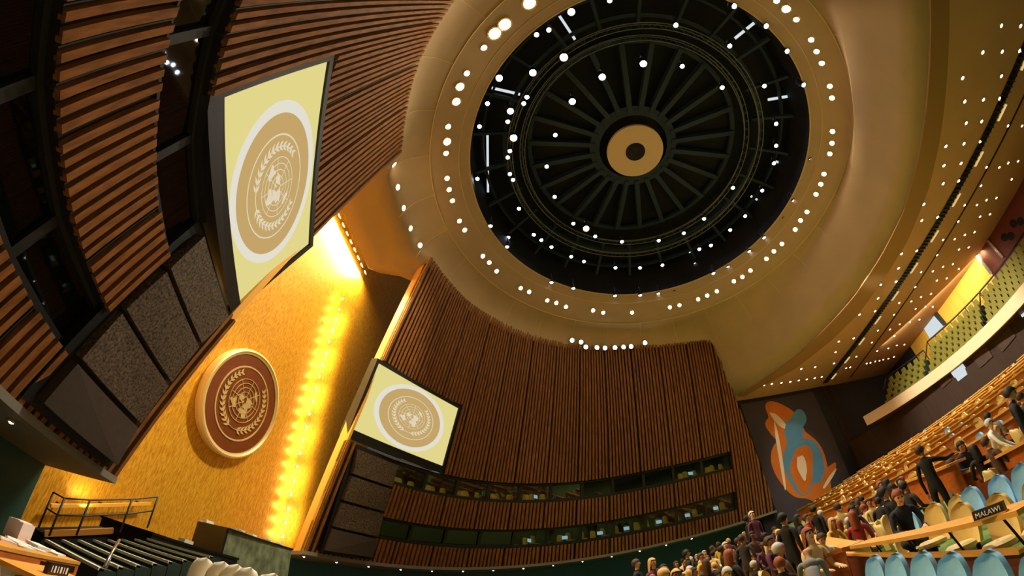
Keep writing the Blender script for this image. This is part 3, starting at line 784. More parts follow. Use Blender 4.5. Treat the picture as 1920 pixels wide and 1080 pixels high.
for k, (px, lab) in enumerate((((1900, 419), 'black round porthole on the dark control room wall, first of a pair'), ((1913, 415), 'black round porthole on the dark control room wall, second of a pair'), ((1883, 445), 'lower black round porthole on the dark control room wall'), ((1895, 443), 'lower black round porthole close to the rear balcony seats'))):
    m = MB(); m.disc(onrear(px, .06), RWN, .3, 16); m.disc(onrear(px, .05), -RWN, .3, 16); tag(m.build('porthole', M_black), lab, 'porthole')
def lowpanel(pxs, thick=.06):
    P = [onlow(p, .03) for p in pxs]; m = MB(); m.hexa(P, [p + LOWN * thick for p in P]); return m
# below the balcony
root = bpy.data.objects.new('window_%d' % (WN[0] + 2), None); COL.objects.link(root); root.location = Vector(onlow((1795, 700))); struct(root)
wpart(lowpanel([(1777, 690), (1790, 708), (1811, 690), (1800, 674)]), 'pane', M_lightbox, root)
wpart(lowpanel([(1790, 705), (1797, 715), (1814, 702), (1809, 690)]), 'lower_pane', M_lightbox, root)
root = bpy.data.objects.new('window_%d' % (WN[0] + 3), None); COL.objects.link(root); root.location = Vector(onlow((1912, 580))); struct(root)
wpart(lowpanel([(1900, 570), (1917, 595), (1925, 590), (1908, 566)]), 'pane', M_lightbox, root)
for pxs in ([(1810, 650), (1838, 690), (1862, 668), (1836, 628)], [(1850, 622), (1880, 660), (1905, 630), (1880, 590)], [(1745, 700), (1768, 728), (1785, 712), (1765, 690)]):
    struct(lowpanel(pxs).build('door_%d' % (WN[0] + 1), M_doorwood)); WN[0] += 1

# ================================================================== LAMPS
def align(o, nrm):
    o.rotation_mode = 'QUATERNION'; o.rotation_quaternion = Vector((0, 0, -1)).rotation_difference(Vector(nrm).normalized())
PROTO = {}
def downlight(kind, p, nrm, label, group, r=.15, lens=None, sc=1.0):
    """recessed lamp: local -Z is the way it shines"""
    if kind not in PROTO:
        t = thing('downlight' if 'spot' not in kind else 'spotlight', p, label, 'lamp', group)
        m = MB()
        if 'spot' in kind:
            m.lathe([(r * .2, .5), (r * .8, .46), (r * 1.15, .1), (r * 1.3, -.06), (r * 1.1, -.06), (r * .9, .06)], n=12); o = m.build('housing', M_black); o.parent = t
            m = MB(); m.bar((-r * 1.4, 0, .2), (-r * 1.4, 0, .75), .05); m.bar((r * 1.4, 0, .2), (r * 1.4, 0, .75), .05); m.bar((-r * 1.4, 0, .75), (r * 1.4, 0, .75), .05); o = m.build('yoke', M_darkmetal); o.parent = t
            m = MB(); m.disc((0, 0, .0), (0, 0, -1), r * 1.0, 14); o = m.build('lens', lens); o.parent = t
        else:
            m = MB(); m.lathe([(r * 1.35, .03), (r * 1.35, -.03), (r * 1.02, -.03), (r * 1.02, .02)], n=14); o = m.build('trim_ring', M_ceilline); o.parent = t
            m = MB(); m.lathe([(.02, -.05), (r * .6, -.045), (r, -.01)], n=14); m.disc((0, 0, -.05), (0, 0, -1), .02, 14); o = m.build('lens', lens); o.parent = t
        PROTO[kind] = t
    else: t = dup(PROTO[kind], p, label=label, group=group)
    t.location = Vector(p); align(t, nrm); t.scale = (sc, sc, sc)
    return t
def onbowl(px):
    d = Vector(ray(px)); h = BOWL.ray_cast(Vector(CAM), d)
    if h[0] is None: return None, None
    n = h[1]
    if n.dot(d) > 0: n = -n
    return h[0], n
RING = [(875, 137), (862, 162), (855, 190), (840, 237), (838, 265), (836, 287), (838, 334), (842, 355), (848, 376), (861, 414), (871, 431), (905, 480), (917, 492), (931, 508), (907, 89), (927, 62), (946, 45), (992, 5), (976, 540), (992, 547), (1026, 563), (1043, 568), (1061, 575), (1112, 582), (1131, 586), (1185, 586), (1256, 576), (1274, 572), (1309, 561), (1326, 554), (1344, 546), (1376, 527), (1392, 519), (1407, 507), (1437, 485), (1451, 471), (1466, 457), (1491, 430), (1501, 413), (1513, 397), (1530, 364), (1539, 345), (1545, 326), (1556, 288), (1560, 268), (1561, 246), (1560, 183), (1556, 161), (1541, 118), (1531, 96), (1521, 74), (1493, 36), (1474, 16), (1456, 1)]
for p in RING:
    big = p in ((862, 162), (855, 190), (838, 265), (927, 62), (992, 5), (946, 45), (1474, 16))
    q, n = onbowl(p)
    if q is not None: downlight('bowl', q + n * .02, n, 'warm round downlight in the beige bowl ceiling around the dark dome', 'downlights in the ring round the dome', .15, M_lamp, (2.0 if p[0] > 900 and p[1] < 80 and p[0] < 1000 else 1.45) if big else 1.0)
OUT = [(738, 308), (745, 351), (756, 390), (769, 428), (787, 460)]
for i, p in enumerate(OUT):
    q, n = onbowl(p)
    if q is not None: downlight('bowl', q + n * .02, n, ['topmost bowl downlight of the curved line of five, touching the near wing wall edge', 'second downlight from the near wing wall edge in the curved line of five', 'middle downlight of the curved line of five between the wing walls', 'second downlight from the far wing wall in the curved line of five', 'lowest downlight of the curved line of five, above the far wing wall corner'][i], 'five downlights between the wing walls', .15, M_lamp, 1.1)
EDGE = [(920, 422), (951, 461), (1034, 528), (1075, 539), (1153, 553), (1200, 552), (1234, 549), (1264, 545), (1337, 511), (1365, 499), (1404, 470), (1432, 444), (1469, 407), (1487, 375), (1519, 297), (1505, 158), (1474, 95), (1435, 48), (1375, 11)]
for p in EDGE:
    d = ray(p); P0 = D2W([0, 0, 21.95]); nD = TILT @ np.array([0, 0, 1.0]); q = CAM + d * (((P0 - CAM) @ nD) / (d @ nD))
    downlight('edge_spot', q - nD * .08, -nD, 'white spotlight fixed on the rim of the round dome opening', 'spotlights on the rim of the dome opening', .12, M_spotlens, 1.1)
WT = [(1071, 643), (1088, 646), (1097, 656), (1118, 657), (1133, 658), (1152, 657), (1168, 656), (1182, 655), (1208, 648)]
for p in WT:
    q, n = onbowl((p[0], p[1] - 5))
    if q is not None: downlight('wall_spot', q + n * .22, n, 'white spotlight at the top edge of the far wing wall', 'spotlights along the top of the far wing wall', .16, M_spotlens, 1.1)
DOMEL = [(1006, 65, 0), (1029, 56, 0), (1071, 22, 1), (1057, 107, 2), (999, 136, 1), (936, 146, 1), (914, 194, 0), (899, 237, 0), (988, 182, 0), (982, 194, 0), (957, 208, 1), (952, 228, 0), (963, 258, 2), (956, 283, 0), (952, 295, 0), (1041, 253, 0), (1073, 190, 1), (1129, 144, 1), (1206, 119, 1), (1143, 1, 0), (1267, 47, 0), (1279, 124, 0), (1368, 86, 0), (1354, 164, 0), (1433, 161, 0), (1455, 232, 0), (1455, 273, 0), (895, 335, 0), (956, 326, 0), (962, 337, 0), (1025, 312, 0), (1040, 369, 0), (973, 391, 0), (1075, 419, 0), (1099, 428, 2), (1116, 443, 0), (1166, 453, 0), (953, 445, 0), (1001, 440, 0), (1015, 450, 0), (1034, 463, 0), (1071, 481, 0), (1095, 490, 0), (1154, 502, 0), (1200, 502, 0), (1181, 535, 2), (1374, 352, 0), (1429, 357, 0), (1320, 410, 0), (1235, 451, 0), (1369, 431, 0), (1333, 460, 0), (1242, 497, 0), (1282, 437, 0), (1451, 306, 0), (1397, 405, 0), (1415, 430, 1), (1311, 467, 0), (1304, 496, 1)]
for x, y, k in DOMEL:
    P0 = D2W([0, 0, 24.0]); nD = TILT @ np.array([0, 0, 1.0]); d = ray((x, y)); q = CAM + d * (((P0 - CAM) @ nD) / (d @ nD))
    # aimed at the floor below the opening, a little towards the seats in front of the stage
    aim = np.array([q[0] * .45 - 2, q[1] * .6, 0]) - q
    downlight(('dome_spot', 'dome_spot', 'dome_spotw')[k], q, aim, ('white spotlight hanging in the dark dome', 'large white spotlight hanging in the dark dome', 'large warm yellow spotlight hanging in the dark dome')[k], ('white spotlights in the dome', 'large white spotlights in the dome', 'warm spotlights in the dome')[k], .13, M_spotwarm if k == 2 else M_spotlens, (1.0, 1.5, 1.7)[k])
M_beamglow = emis('beam_glow', (225, 235, 240), .9)  # glow imitating light that the dome beams reflect
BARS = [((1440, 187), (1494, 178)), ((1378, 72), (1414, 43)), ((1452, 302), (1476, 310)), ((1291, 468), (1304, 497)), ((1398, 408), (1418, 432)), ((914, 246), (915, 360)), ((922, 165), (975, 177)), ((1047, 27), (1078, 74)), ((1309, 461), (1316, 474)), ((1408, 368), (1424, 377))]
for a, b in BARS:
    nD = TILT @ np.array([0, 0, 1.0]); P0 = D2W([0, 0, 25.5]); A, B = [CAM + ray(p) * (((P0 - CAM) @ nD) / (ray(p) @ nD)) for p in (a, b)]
    t = thing('spotlit_beam_glow', (A + B) / 2, 'white glowing bar imitating light reflected by the beams in the dark dome', 'lamp', 'white reflection bars in the dome')
    m = MB(); m.bar(A, B, .16, .1); wpart(m, 'tube', M_beamglow, t); m = MB(); m.bar(A + nD * .1, B + nD * .1, .2, .1); wpart(m, 'housing', M_darkmetal, t)  # tube and housing only shape the imitated reflection
REAR = [(1194, 96), (1266, 97), (1124, 196), (1197, 193), (1262, 190), (1049, 292), (1194, 285), (1057, 380), (1127, 373), (1187, 369), (1062, 461), (1120, 455), (986, 548), (1054, 538), (1115, 530), (979, 620), (1043, 612), (903, 702), (976, 688), (1034, 678), (904, 765), (825, 841), (896, 826), (955, 814), (827, 894), (750, 967), (820, 951), (877, 940), (809, 1005), (742, 1067), (800, 1056), (680, 1080)]
REARB = [(1219, 472), (1272, 472), (1139, 627), (1187, 627), (1220, 611), (1257, 604), (1118, 696), (1233, 672), (1057, 769), (1103, 768), (1139, 750), (1176, 742), (1033, 830), (1115, 812), (1152, 803), (976, 899), (1020, 896), (1058, 880), (1094, 870), (954, 956), (1036, 935), (1072, 927), (894, 1020), (938, 1017), (976, 1000), (1013, 990), (872, 1076), (953, 1052), (990, 1043), (1035, 1008)]
R2 = [(677, 47), (732, 38), (600, 110), (663, 99), (721, 86), (528, 167), (520, 211), (585, 200), (641, 188), (573, 240), (449, 261), (373, 316), (444, 303), (496, 296), (567, 282), (305, 364), (334, 359), (370, 355), (403, 351), (435, 346), (465, 342), (495, 337), (521, 333)]
R2B = [(812, 55), (857, 50), (894, 33), (931, 22), (792, 100), (873, 78), (910, 70), (732, 159), (777, 155), (813, 136), (852, 128), (888, 118), (938, 70), (709, 204), (794, 180), (651, 257), (729, 236), (771, 226), (803, 215), (831, 212), (613, 300), (628, 297), (690, 283), (704, 280), (722, 275), (738, 272), (752, 268), (771, 265), (792, 258)]
for L, dx, dy, nm, lab, grp in ((REAR, 0, 0, 'f', 'small white downlight in the flat rear ceiling between its curved lip and the black slot', 'downlights in front of the ceiling slot'), (R2, 0, 540, 'f', '', ''), (REARB, 0, 0, 'b', 'small white downlight in the flat rear ceiling beyond the black slot', 'downlights beyond the ceiling slot'), (R2B, 0, 540, 'b', '', '')):
    if lab: keep = {nm: (lab, grp)}
    lab, grp = {'f': ('small white downlight in the flat rear ceiling between its curved lip and the black slot', 'downlights in front of the ceiling slot'), 'b': ('small white downlight in the flat rear ceiling beyond the black slot', 'downlights beyond the ceiling slot')}[nm]
    for x, y in L:
        q = onz((x / 2 + 1280 + dx, y / 2 + dy), 13.97 + ZC); downlight('rear', q, (0, 0, -1), lab, grp, .095, M_lampw, 1.0 if nm == 'f' else .85)
# small downlights in the soffits
for sd in (1, -1):
    for k in range(14 if sd > 0 else 3):
        s = .5 + 2.1 * k if sd > 0 else (3.6, 6.4, 9.2)[k]
        p = wp(sd, s, l_bot(s), -.5) - np.array([0, 0, .19])
        downlight('soffit', p, (0, 0, -1), 'tiny downlight under the foot of the far wooden wing wall' if sd > 0 else 'tiny downlight under the foot of the near wooden wing wall', 'soffit downlights under the far wing wall' if sd > 0 else 'soffit downlights under the near wing wall', .06, M_soflamp)
# cove lamps that wash the golden wall: a column behind each wing edge and a row behind the bowl's front edge
COVEC = []
for sd in (1, -1):
    for k in range(20):
        z = 1.9 + .72 * k; x = sd * (6.03 - .2 * (z - 2.4)); p = np.array([x, gold_y(z + ZC) - .4, z + ZC])
        t = downlight('cove_spot' if False else 'cove', p, GN * -1 + np.array([-.1 * sd, 0, .2]), 'small warm lamp in the column washing the right side of the golden wall' if sd > 0 else 'small warm lamp in the column behind the near wing wall edge', 'cove lamps beside the golden wall on the right' if sd > 0 else 'cove lamps beside the golden wall on the left', .07, M_cove)
for k in range(13):
    x = -4.2 + .7 * k; z = 18.75 + ZC
    downlight('covetop', np.array([x, 11.25, z]), (0, .7, -.6), 'warm lamp in the row hidden behind the front edge of the bowl ceiling', 'cove lamps above the golden wall', .12, M_cove)

def area(name, loc, aim, size, power, col, size_y=None):
    l = bpy.data.lights.new(name, 'AREA'); l.energy = power; l.size = size; l.color = col
    if size_y: l.shape = 'RECTANGLE'; l.size_y = size_y
    o = bpy.data.objects.new(name, l); COL.objects.link(o); o.location = Vector(loc)
    o.rotation_euler = (Vector(aim) - Vector(loc)).to_track_quat('-Z', 'Y').to_euler(); return o
def spot(name, loc, aim, power, col, ang_=60, blend=.6, rad=.25):
    l = bpy.data.lights.new(name, 'SPOT'); l.energy = power; l.color = col; l.spot_size = math.radians(ang_); l.spot_blend = blend; l.shadow_soft_size = rad
    o = bpy.data.objects.new(name, l); COL.objects.link(o); o.location = Vector(loc)
    o.rotation_euler = (Vector(aim) - Vector(loc)).to_track_quat('-Z', 'Y').to_euler(); return o
WARM = (1.0, .82, .56); NEUT = (1.0, .93, .82)
# beams of the dome spotlights
spot('dome_beam_seats', D2W([2, -9, 23.6]), (0, -13, 2), 7000, NEUT, 75)
spot('dome_beam_front', D2W([-2, -4, 23.6]), (-8.5, -4.5, 0), 16000, NEUT, 55)
spot('dome_beam_stage', D2W([0, -2, 23.6]), (-5, 7, 1), 9000, NEUT, 55)
spot('dome_beam_near_wing', D2W([3, -6, 23.6]), (-14, 6, 10), 5500, WARM, 60)
spot('dome_beam_far_wing', D2W([-3, -6, 23.6]), (16, 0, 9), 700, WARM, 70)
for sd in (1, -1):
    for k in range(6):
        z = 2.6 + 2.4 * k; x = sd * (7.5 - .2 * (z - 2.4)); y = gold_y(z + ZC) - .75
        area('cove_side_light', (x, y, z + ZC), np.array([x - .2 * sd, y + 1, z + ZC + .1]), .3, 40, (1, .76, .34), 2.0)  # unseen cove lights, added to brighten the wall behind the wing edges
spot('gold_wall_wash', D2W([1.5, -3, 23.4]), (1.8, 13, 8.5), 12000, (1, .80, .42), 46, .8)
spot('gold_wall_wash_low', D2W([-1.5, -3, 23.4]), (-1.5, 12, 3.0), 3500, (1, .84, .5), 40, .9)
area('cove_glow', (0, 11.6, 18.9 + ZC), (0, 13, 8), 9, 6500, (1, .80, .40), .3)
spot('balcony_front_fill', (3, -20.5, 13.6 + ZC), (5, -31, 8.3 + ZC), 9000, NEUT, 70)  # unseen spot added to brighten the balcony front
spot('mural_spot', (11, -22, 13.8 + ZC), (XW, -23.0, 8.5), 900, NEUT, 45)
area('balcony_wall_wash', (7, -33.5, 13.8 + ZC), (8, -37.5, 11), 12, 350, (1, .85, .5), .4)
area('audience_downlights', (4, -22, 13.9 + ZC), (4, -23, 0), 18, 5000, NEUT, 8).data.spread = math.radians(105)

w = bpy.data.worlds.new('hall_ambient_fill'); SC.world = w; w.use_nodes = True  # even warm fill added all round, with no source in the hall
w.node_tree.nodes['Background'].inputs[0].default_value = (1.0, .86, .66, 1); w.node_tree.nodes['Background'].inputs[1].default_value = .06
SC.view_settings.view_transform = 'Standard'; SC.view_settings.look = 'None'; SC.view_settings.exposure = 0; SC.view_settings.gamma = 1
SC.cycles.sample_clamp_indirect = 3.0; SC.cycles.max_bounces = 6

# ================================================================== STAGE
root = thing('rostrum', (0, 10.3, 0), 'green marble rostrum block on the stage in front of the golden wall', 'rostrum')
m = MB(); m.hexa([(-1.9, 9.7, 0), (1.95, 9.63, 0), (1.95, 11.07, 0), (-1.9, 11.07, 0)], [(-1.85, 9.75, 2.36), (1.9, 9.7, 2.36), (1.9, 11.0, 2.36), (-1.85, 11.0, 2.36)]); wpart(m, 'marble_front', M_marble, root)
m = MB(); m.hexa([(-1.96, 9.72, 0), (-1.88, 9.72, 0), (-1.88, 11.1, 0), (-1.96, 11.1, 0)], [(-1.94, 9.74, 2.4), (-1.83, 9.74, 2.4), (-1.83, 11.05, 2.4), (-1.94, 11.05, 2.4)]); wpart(m, 'side_panel', M_marbled, root)
m = MB(); m.box((.02, 10.36, 2.39), (3.86, 1.38, .06)); wpart(m, 'top_slab', M_marbled, root)
its = [((-1.65, 10.9), (.34, .26, .12), 'white paper stack at the left back corner of the rostrum top'), ((-1.0, 10.1), (.4, .3, .1), 'wide white folder on the rostrum top near its left corner'), ((-.3, 10.0), (.3, .22, .09), 'small white paper pile on the middle of the rostrum top'), ((.55, 9.95), (.26, .2, .12), 'white card holder right of the middle of the rostrum top'), ((1.3, 9.95), (.34, .24, .08), 'white paper sheet pile near the right end of the rostrum top')]
for (x, y), d, lab in its:
    t = thing('paper_stack', (x, y, 2.42), lab, 'papers'); m = MB(); rr_ = random.Random(int(x * 100))
    for k in range(4): m.box((rr_.uniform(-.02, .02), rr_.uniform(-.02, .02), d[2] * (k + .5) / 4), (d[0], d[1], d[2] / 4 * .96), 0, Matrix.Rotation(rr_.uniform(-.15, .15), 3, 'Z'))
    o = m.build('sheets', M_white); o.parent = t
root = thing('stage_platform', (-4, 10, 0), 'black stage platform box between the green steps and the marble rostrum', 'platform')
m = MB(); m.box((-3.75, 9.95, .76), (3.3, 2.1, 1.52)); wpart(m, 'body', M_black, root)
m = MB(); m.box((-3.75, 9.95, 1.55), (3.36, 2.16, .06)); wpart(m, 'top', M_blackmetal, root)
t = thing('paper_stack', (-3.9, 9.3, 1.58), 'small white card lying on the black stage platform', 'papers'); m = MB(); m.box((0, 0, .05), (.5, .2, .1), 0, Matrix.Rotation(.3, 3, 'Z')); o = m.build('sheets', M_white); o.parent = t
# green steps rising towards the platform
root = thing('stage_steps', (-7, 7.7, 0), 'flight of green steps with pale nosings leading to the black stage platform', 'steps')
for i in range(8):
    x0 = -8.3 + .33 * i; z = .74 + .095 * i; sk = .33
    lo = [(x0, 6.4, 0), (x0 + .345, 6.4, 0), (x0 + .345 + sk, 8.7, 0), (x0 + sk, 8.7, 0)]
    m = MB(); m.hexa(lo, [(a, b, z) for a, b, c in lo]); st = wpart(m, 'step', M_greenstep, root)
    m = MB(); m.hexa([(x0 - .02, 6.4, z - .035), (x0 + .085, 6.4, z - .035), (x0 + .085 + sk, 8.7, z - .035), (x0 - .02 + sk, 8.7, z - .035)], [(x0 - .02, 6.4, z + .012), (x0 + .085, 6.4, z + .012), (x0 + .085 + sk, 8.7, z + .012), (x0 - .02 + sk, 8.7, z + .012)])
    o = m.build('nosing', M_nosing); o.data.transform(Matrix.Translation(-Vector(root.location))); o.parent = st
root = thing('stage_ledge', (-7.6, 10.5, 0), 'low timber edged ledge running behind the green steps', 'ledge')
m = MB(); A, B = at((83, 1000), 12.2), at((212, 995), 12.7); m.hexa([(A[0], A[1], 0), (B[0], B[1], 0), (B[0], B[1] + .6, 0), (A[0], A[1] + .6, 0)], [A, B, B + [0, .6, 0], A + [0, .6, 0]]); wpart(m, 'body', M_darkwall, root)
m = MB(); m.bar(A, B, .1, .14); wpart(m, 'timber_edge', M_ledgerwood, root)
A, B = onplane((95, 948), GP + GN * .35, GN), onplane((282, 944), GP + GN * .35, GN)
root = thing('wall_rail', (A + B) / 2, 'pale bar fixed along the foot of the golden wall left of the rostrum', 'rail')
m = MB(); m.bar(A, B, .1, .1); wpart(m, 'bar', M_return, root)
m = MB()
for t_ in (.1, .5, .9):
    p = A + (B - A) * t_; q = p - GN * .36; bm_ = MB(); bm_.bar(p, q, .05); wpart(bm_, 'bracket', M_darkmetal, root)
spot('ledge_lamp', (A + B) / 2 + GN * .15 + np.array([-.8, 0, -.25]), (A + B) / 2 + np.array([-.5, .3, 1.0]), 60, (1, .75, .35), 150, 1, .1)
def railing(pts, h, lab, mt=None):
    r = thing('stair_railing', pts[0], lab, 'railing')
    for p in pts:
        m = MB(); m.tube([p, (p[0], p[1], p[2] + h)], .022, 6); wpart(m, 'post', mt or M_darkmetal, r)
    for k in (1, .55):
        m = MB(); m.tube([(p[0], p[1], p[2] + h * k) for p in pts], .018, 6); wpart(m, 'rail', mt or M_darkmetal, r)
    return r
def post_at(px, d): p = at(px, d); return p
P0 = [at((72, 990), 10.8), at((92, 1005), 10.2), at((143, 1004), 10.6), at((225, 998), 11.0), at((276, 990), 11.4)]
railing(P0, .75, 'thin dark railing with five posts behind the green steps')
r = thing('handrail', at((197, 1060), 7.9), 'pale sloping handrail bar in front of the green steps', 'handrail')
m = MB(); m.tube([at((196, 1062), 7.9), at((210, 1036), 8.3), at((224, 1012), 8.6)], .025, 6); wpart(m, 'rail', M_silver, r)
m = MB(); q = at((210, 1036), 8.3); m.tube([q, (q[0], q[1], q[2] - .5)], .02, 6); wpart(m, 'post', M_silver, r)

# ================================================================== CHAIRS AND DESKS
def chair_parts(root, cm, pad=None, legs=True, tall=.0):
    def shell(y0, sgn, w, h0, h1, n=9, k=12):
        rows = []
        for j in range(k + 1):
            t = j / k; z = h0 + (h1 - h0) * t
            prof = w * (0.86 + .14 * math.sin(math.pi * min(1, t * 1.3))) * math.sqrt(max(0, 1 - max(0, (t - .6) / .4) ** 2.4))
            rows.append([(prof * u, y0 - .09 * t + .07 * u * u * sgn * 0 + .06 * u * u, z) for u in np.linspace(-1, 1, n)])
        return rows
    m = MB(); f = shell(-.2, 1, .2, .42, .96 + tall); b = [[(x * 1.02, y - .07, z + .004) for x, y, z in r] for r in f]
    m.grid(f, 0, True); m.grid([r[::-1] for r in b], 0, True)
    per = [f[0][0]] and [r[0] for r in f] + [r[-1] for r in f[::-1]]; perb = [r[0] for r in b] + [r[-1] for r in b[::-1]]
    m.grid([per, perb], 0, True, closed=True); o = m.build('backrest', cm); o.parent = root
    if pad:
        m = MB(); p = [[(x * .84, y + .012, .47 + (z - .42) * .9) for x, y, z in r] for r in f]; m.grid(p, 0, True); o2 = m.build('back_pad', pad); o2.parent = root
    m = MB()
    m.lathe([(.02, .50), (.16, .5), (.2, .47), (.205, .43), (.17, .405), (.02, .4)], (0, .03, 0), n=16); m.v = [(x * 1.02, y * 1.0, z) for x, y, z in m.v]; o = m.build('seat', cm); o.parent = root
    if legs:
        m = MB(); m.tube([(0, .02, .41), (0, .02, .06)], .035, 8); o = m.build('pedestal', M_blackmetal); o.parent = root
        m = MB(); m.lathe([(.03, .07), (.24, .03), (.26, 0), (.02, 0)], (0, .02, 0), n=14); o = m.build('base', M_blackmetal); o.parent = root
CH = {}
M_navy = mat('navy_fabric', (28, 26, 40), .7)
def chair(kind, p, rz, label, group=None, sc=1.0):
    if kind not in CH:
        t = thing('conference_chair', (0, 0, 0), label, 'chair', group); CH[kind] = t
        cm = {'beige': M_beige, 'blue': M_blue, 'cream': M_beigeL, 'navy': M_beige, 'far': M_beige, 'farblue': M_blue}[kind]
        chair_parts(t, cm, M_navy if kind == 'navy' else None, kind not in ('far', 'farblue'))
        t.location = Vector(p); t.rotation_euler = (0, 0, rz); t.scale = (sc,) * 3; return t
    o = dup(CH[kind], p, rz, label, group); o.scale = (sc,) * 3
    if not group and 'group' in o: del o['group']
    return o
def chair_px(kind, px, d, label, rz=0.0, h=.96, group=None, sc=1.0):
    p = at(px, d); return chair(kind, (p[0], p[1], p[2] - h * sc), rz, label, group, sc)
# cream chairs on a low dais in front of the rostrum
CW = [((376, 1043), 8.0, 'tall cream chair in front of the rostrum, first from the green steps'), ((407, 1050), 7.5, 'tall cream chair in front of the rostrum, second from the green steps'), ((430, 1055), 6.95, 'tall cream chair in front of the rostrum, third from the green steps'), ((452, 1060), 6.45, 'tall cream chair in front of the rostrum, fourth from the green steps'), ((493, 1071), 5.8, 'tall cream chair in front of the rostrum, farthest from the green steps')]
ps = []
for px, d, lab in CW: ps.append(chair_px('cream', px, d, lab, -.5).location.copy())
zt = min(p.z for p in ps)
for p in COL.objects:
    pass
root = thing('low_dais', (-7.2, 5.2, 0), 'low green dais carrying the cream chairs', 'dais'); m = MB(); cx_ = sum(p.x for p in ps) / 5; cy_ = sum(p.y for p in ps) / 5
m.box((cx_, cy_, zt / 2 - .006), (2.5, 2.9, zt - .012)); wpart(m, 'body', M_greenstep, root)
# near desk on the left with a box, papers and a nameplate
da, db = np.array([-11.9, 4.2]), np.array([-8.98, 5.9]); du = (db - da) / np.linalg.norm(db - da); dn = np.array([-du[1], du[0]])
D3 = lambda t, o, z: np.array([da[0] + du[0] * t + dn[0] * o, da[1] + du[1] * t + dn[1] * o, z]); Ld = np.linalg.norm(db - da)
root = thing('delegate_desk', D3(Ld / 2, .3, 0), 'orange wooden desk piled with papers, beside the green stage steps', 'desk')
m = MB(); m.hexa([D3(0, 0, .76), D3(Ld, 0, .76), D3(Ld, .62, .76), D3(0, .62, .76)], [D3(0, 0, .8), D3(Ld, 0, .8), D3(Ld, .62, .8), D3(0, .62, .8)]); wpart(m, 'top', M_woodlight, root)
m = MB(); m.hexa([D3(0, .01, .62), D3(Ld, .01, .62), D3(Ld, .05, .62), D3(0, .05, .62)], [D3(0, .01, .76), D3(Ld, .01, .76), D3(Ld, .05, .76), D3(0, .05, .76)]); wpart(m, 'front_rail', M_wood, root)
for t_ in (Ld - .95, Ld - .62, Ld - .3):
    m = MB(); m.hexa([D3(t_, -.0, .65), D3(t_ + .2, -.0, .65), D3(t_ + .2, .02, .65), D3(t_, .02, .65)], [D3(t_, -.0, .73), D3(t_ + .2, -.0, .73), D3(t_ + .2, .02, .73), D3(t_, .02, .73)]); wpart(m, 'control_plate', M_nameplate, root)
for t_ in (.1, Ld - .15):
    m = MB(); m.hexa([D3(t_, .1, 0), D3(t_ + .06, .1, 0), D3(t_ + .06, .55, 0), D3(t_, .55, 0)], [D3(t_, .1, .76), D3(t_ + .06, .1, .76), D3(t_ + .06, .55, .76), D3(t_, .55, .76)]); wpart(m, 'leg', M_redwood, root)
q = onz((42, 1015), .8)
root = thing('cardboard_box', q, 'pale pink cardboard box standing on the paper strewn desk', 'box'); root.rotation_euler = (0, 0, .55)
m = MB(); m.box((0, .1, .11), (.3, .22, .22)); o = m.build('carton', M_board); o.parent = root
m = MB(); m.box((0, .1, .225), (.31, .1, .012)); o = m.build('tape', M_white); o.parent = root
rp = random.Random(2)
for k in range(14):
    t_ = Ld - .1 - k * .19; p = D3(t_, rp.uniform(.2, .48), .8); t = thing('paper_sheet', p, 'loose white sheets scattered on the orange desk near the cardboard box', 'papers', 'papers on the orange desk'); t.rotation_euler = (0, 0, rp.uniform(0, 3))
    m = MB()
    for i in range(rp.choice((1, 2, 4))): m.box((0, 0, .006 + .012 * i), (.21, .29, .009), 0, Matrix.Rotation(rp.uniform(-.3, .3), 3, 'Z'))
    o = m.build('sheets', M_white if rp.random() < .7 else M_board); o.parent = t
q = at((104, 1078), 4.6)
root = thing('nameplate', q, 'dark nameplate with pale blurred lettering in front of the orange desk', 'nameplate'); root.rotation_euler = (0, 0, .5)
m = MB(); m.box((0, 0, .05), (.34, .04, .1)); o = m.build('plate', M_nameplate); o.parent = root
m = MB()
for k in range(6): m.box((-.12 + .048 * k, -.022, .05), (.012 + .014 * (k % 2), .004, .055))
o = m.build('lettering', M_lettering); o.parent = root
q2 = q.copy()
root = thing('delegate_desk', (q2[0], q2[1], 0), 'narrow wooden desk under the dark nameplate, nearest the camera at the stage side', 'desk'); root.rotation_euler = (0, 0, .5)
m = MB(); m.box((0, .1, q2[2] - .02), (.9, .4, .04)); o = m.build('top', M_woodlight); o.parent = root
m = MB(); m.box((0, .05, q2[2] / 2 - .03), (.85, .06, q2[2] - .06)); o = m.build('front_panel', M_redwood); o.parent = root
chair_px('navy', (28, 1049), 3.9, 'cream edged chair with a dark pad, beside the orange desk with papers', 3.6, .96)

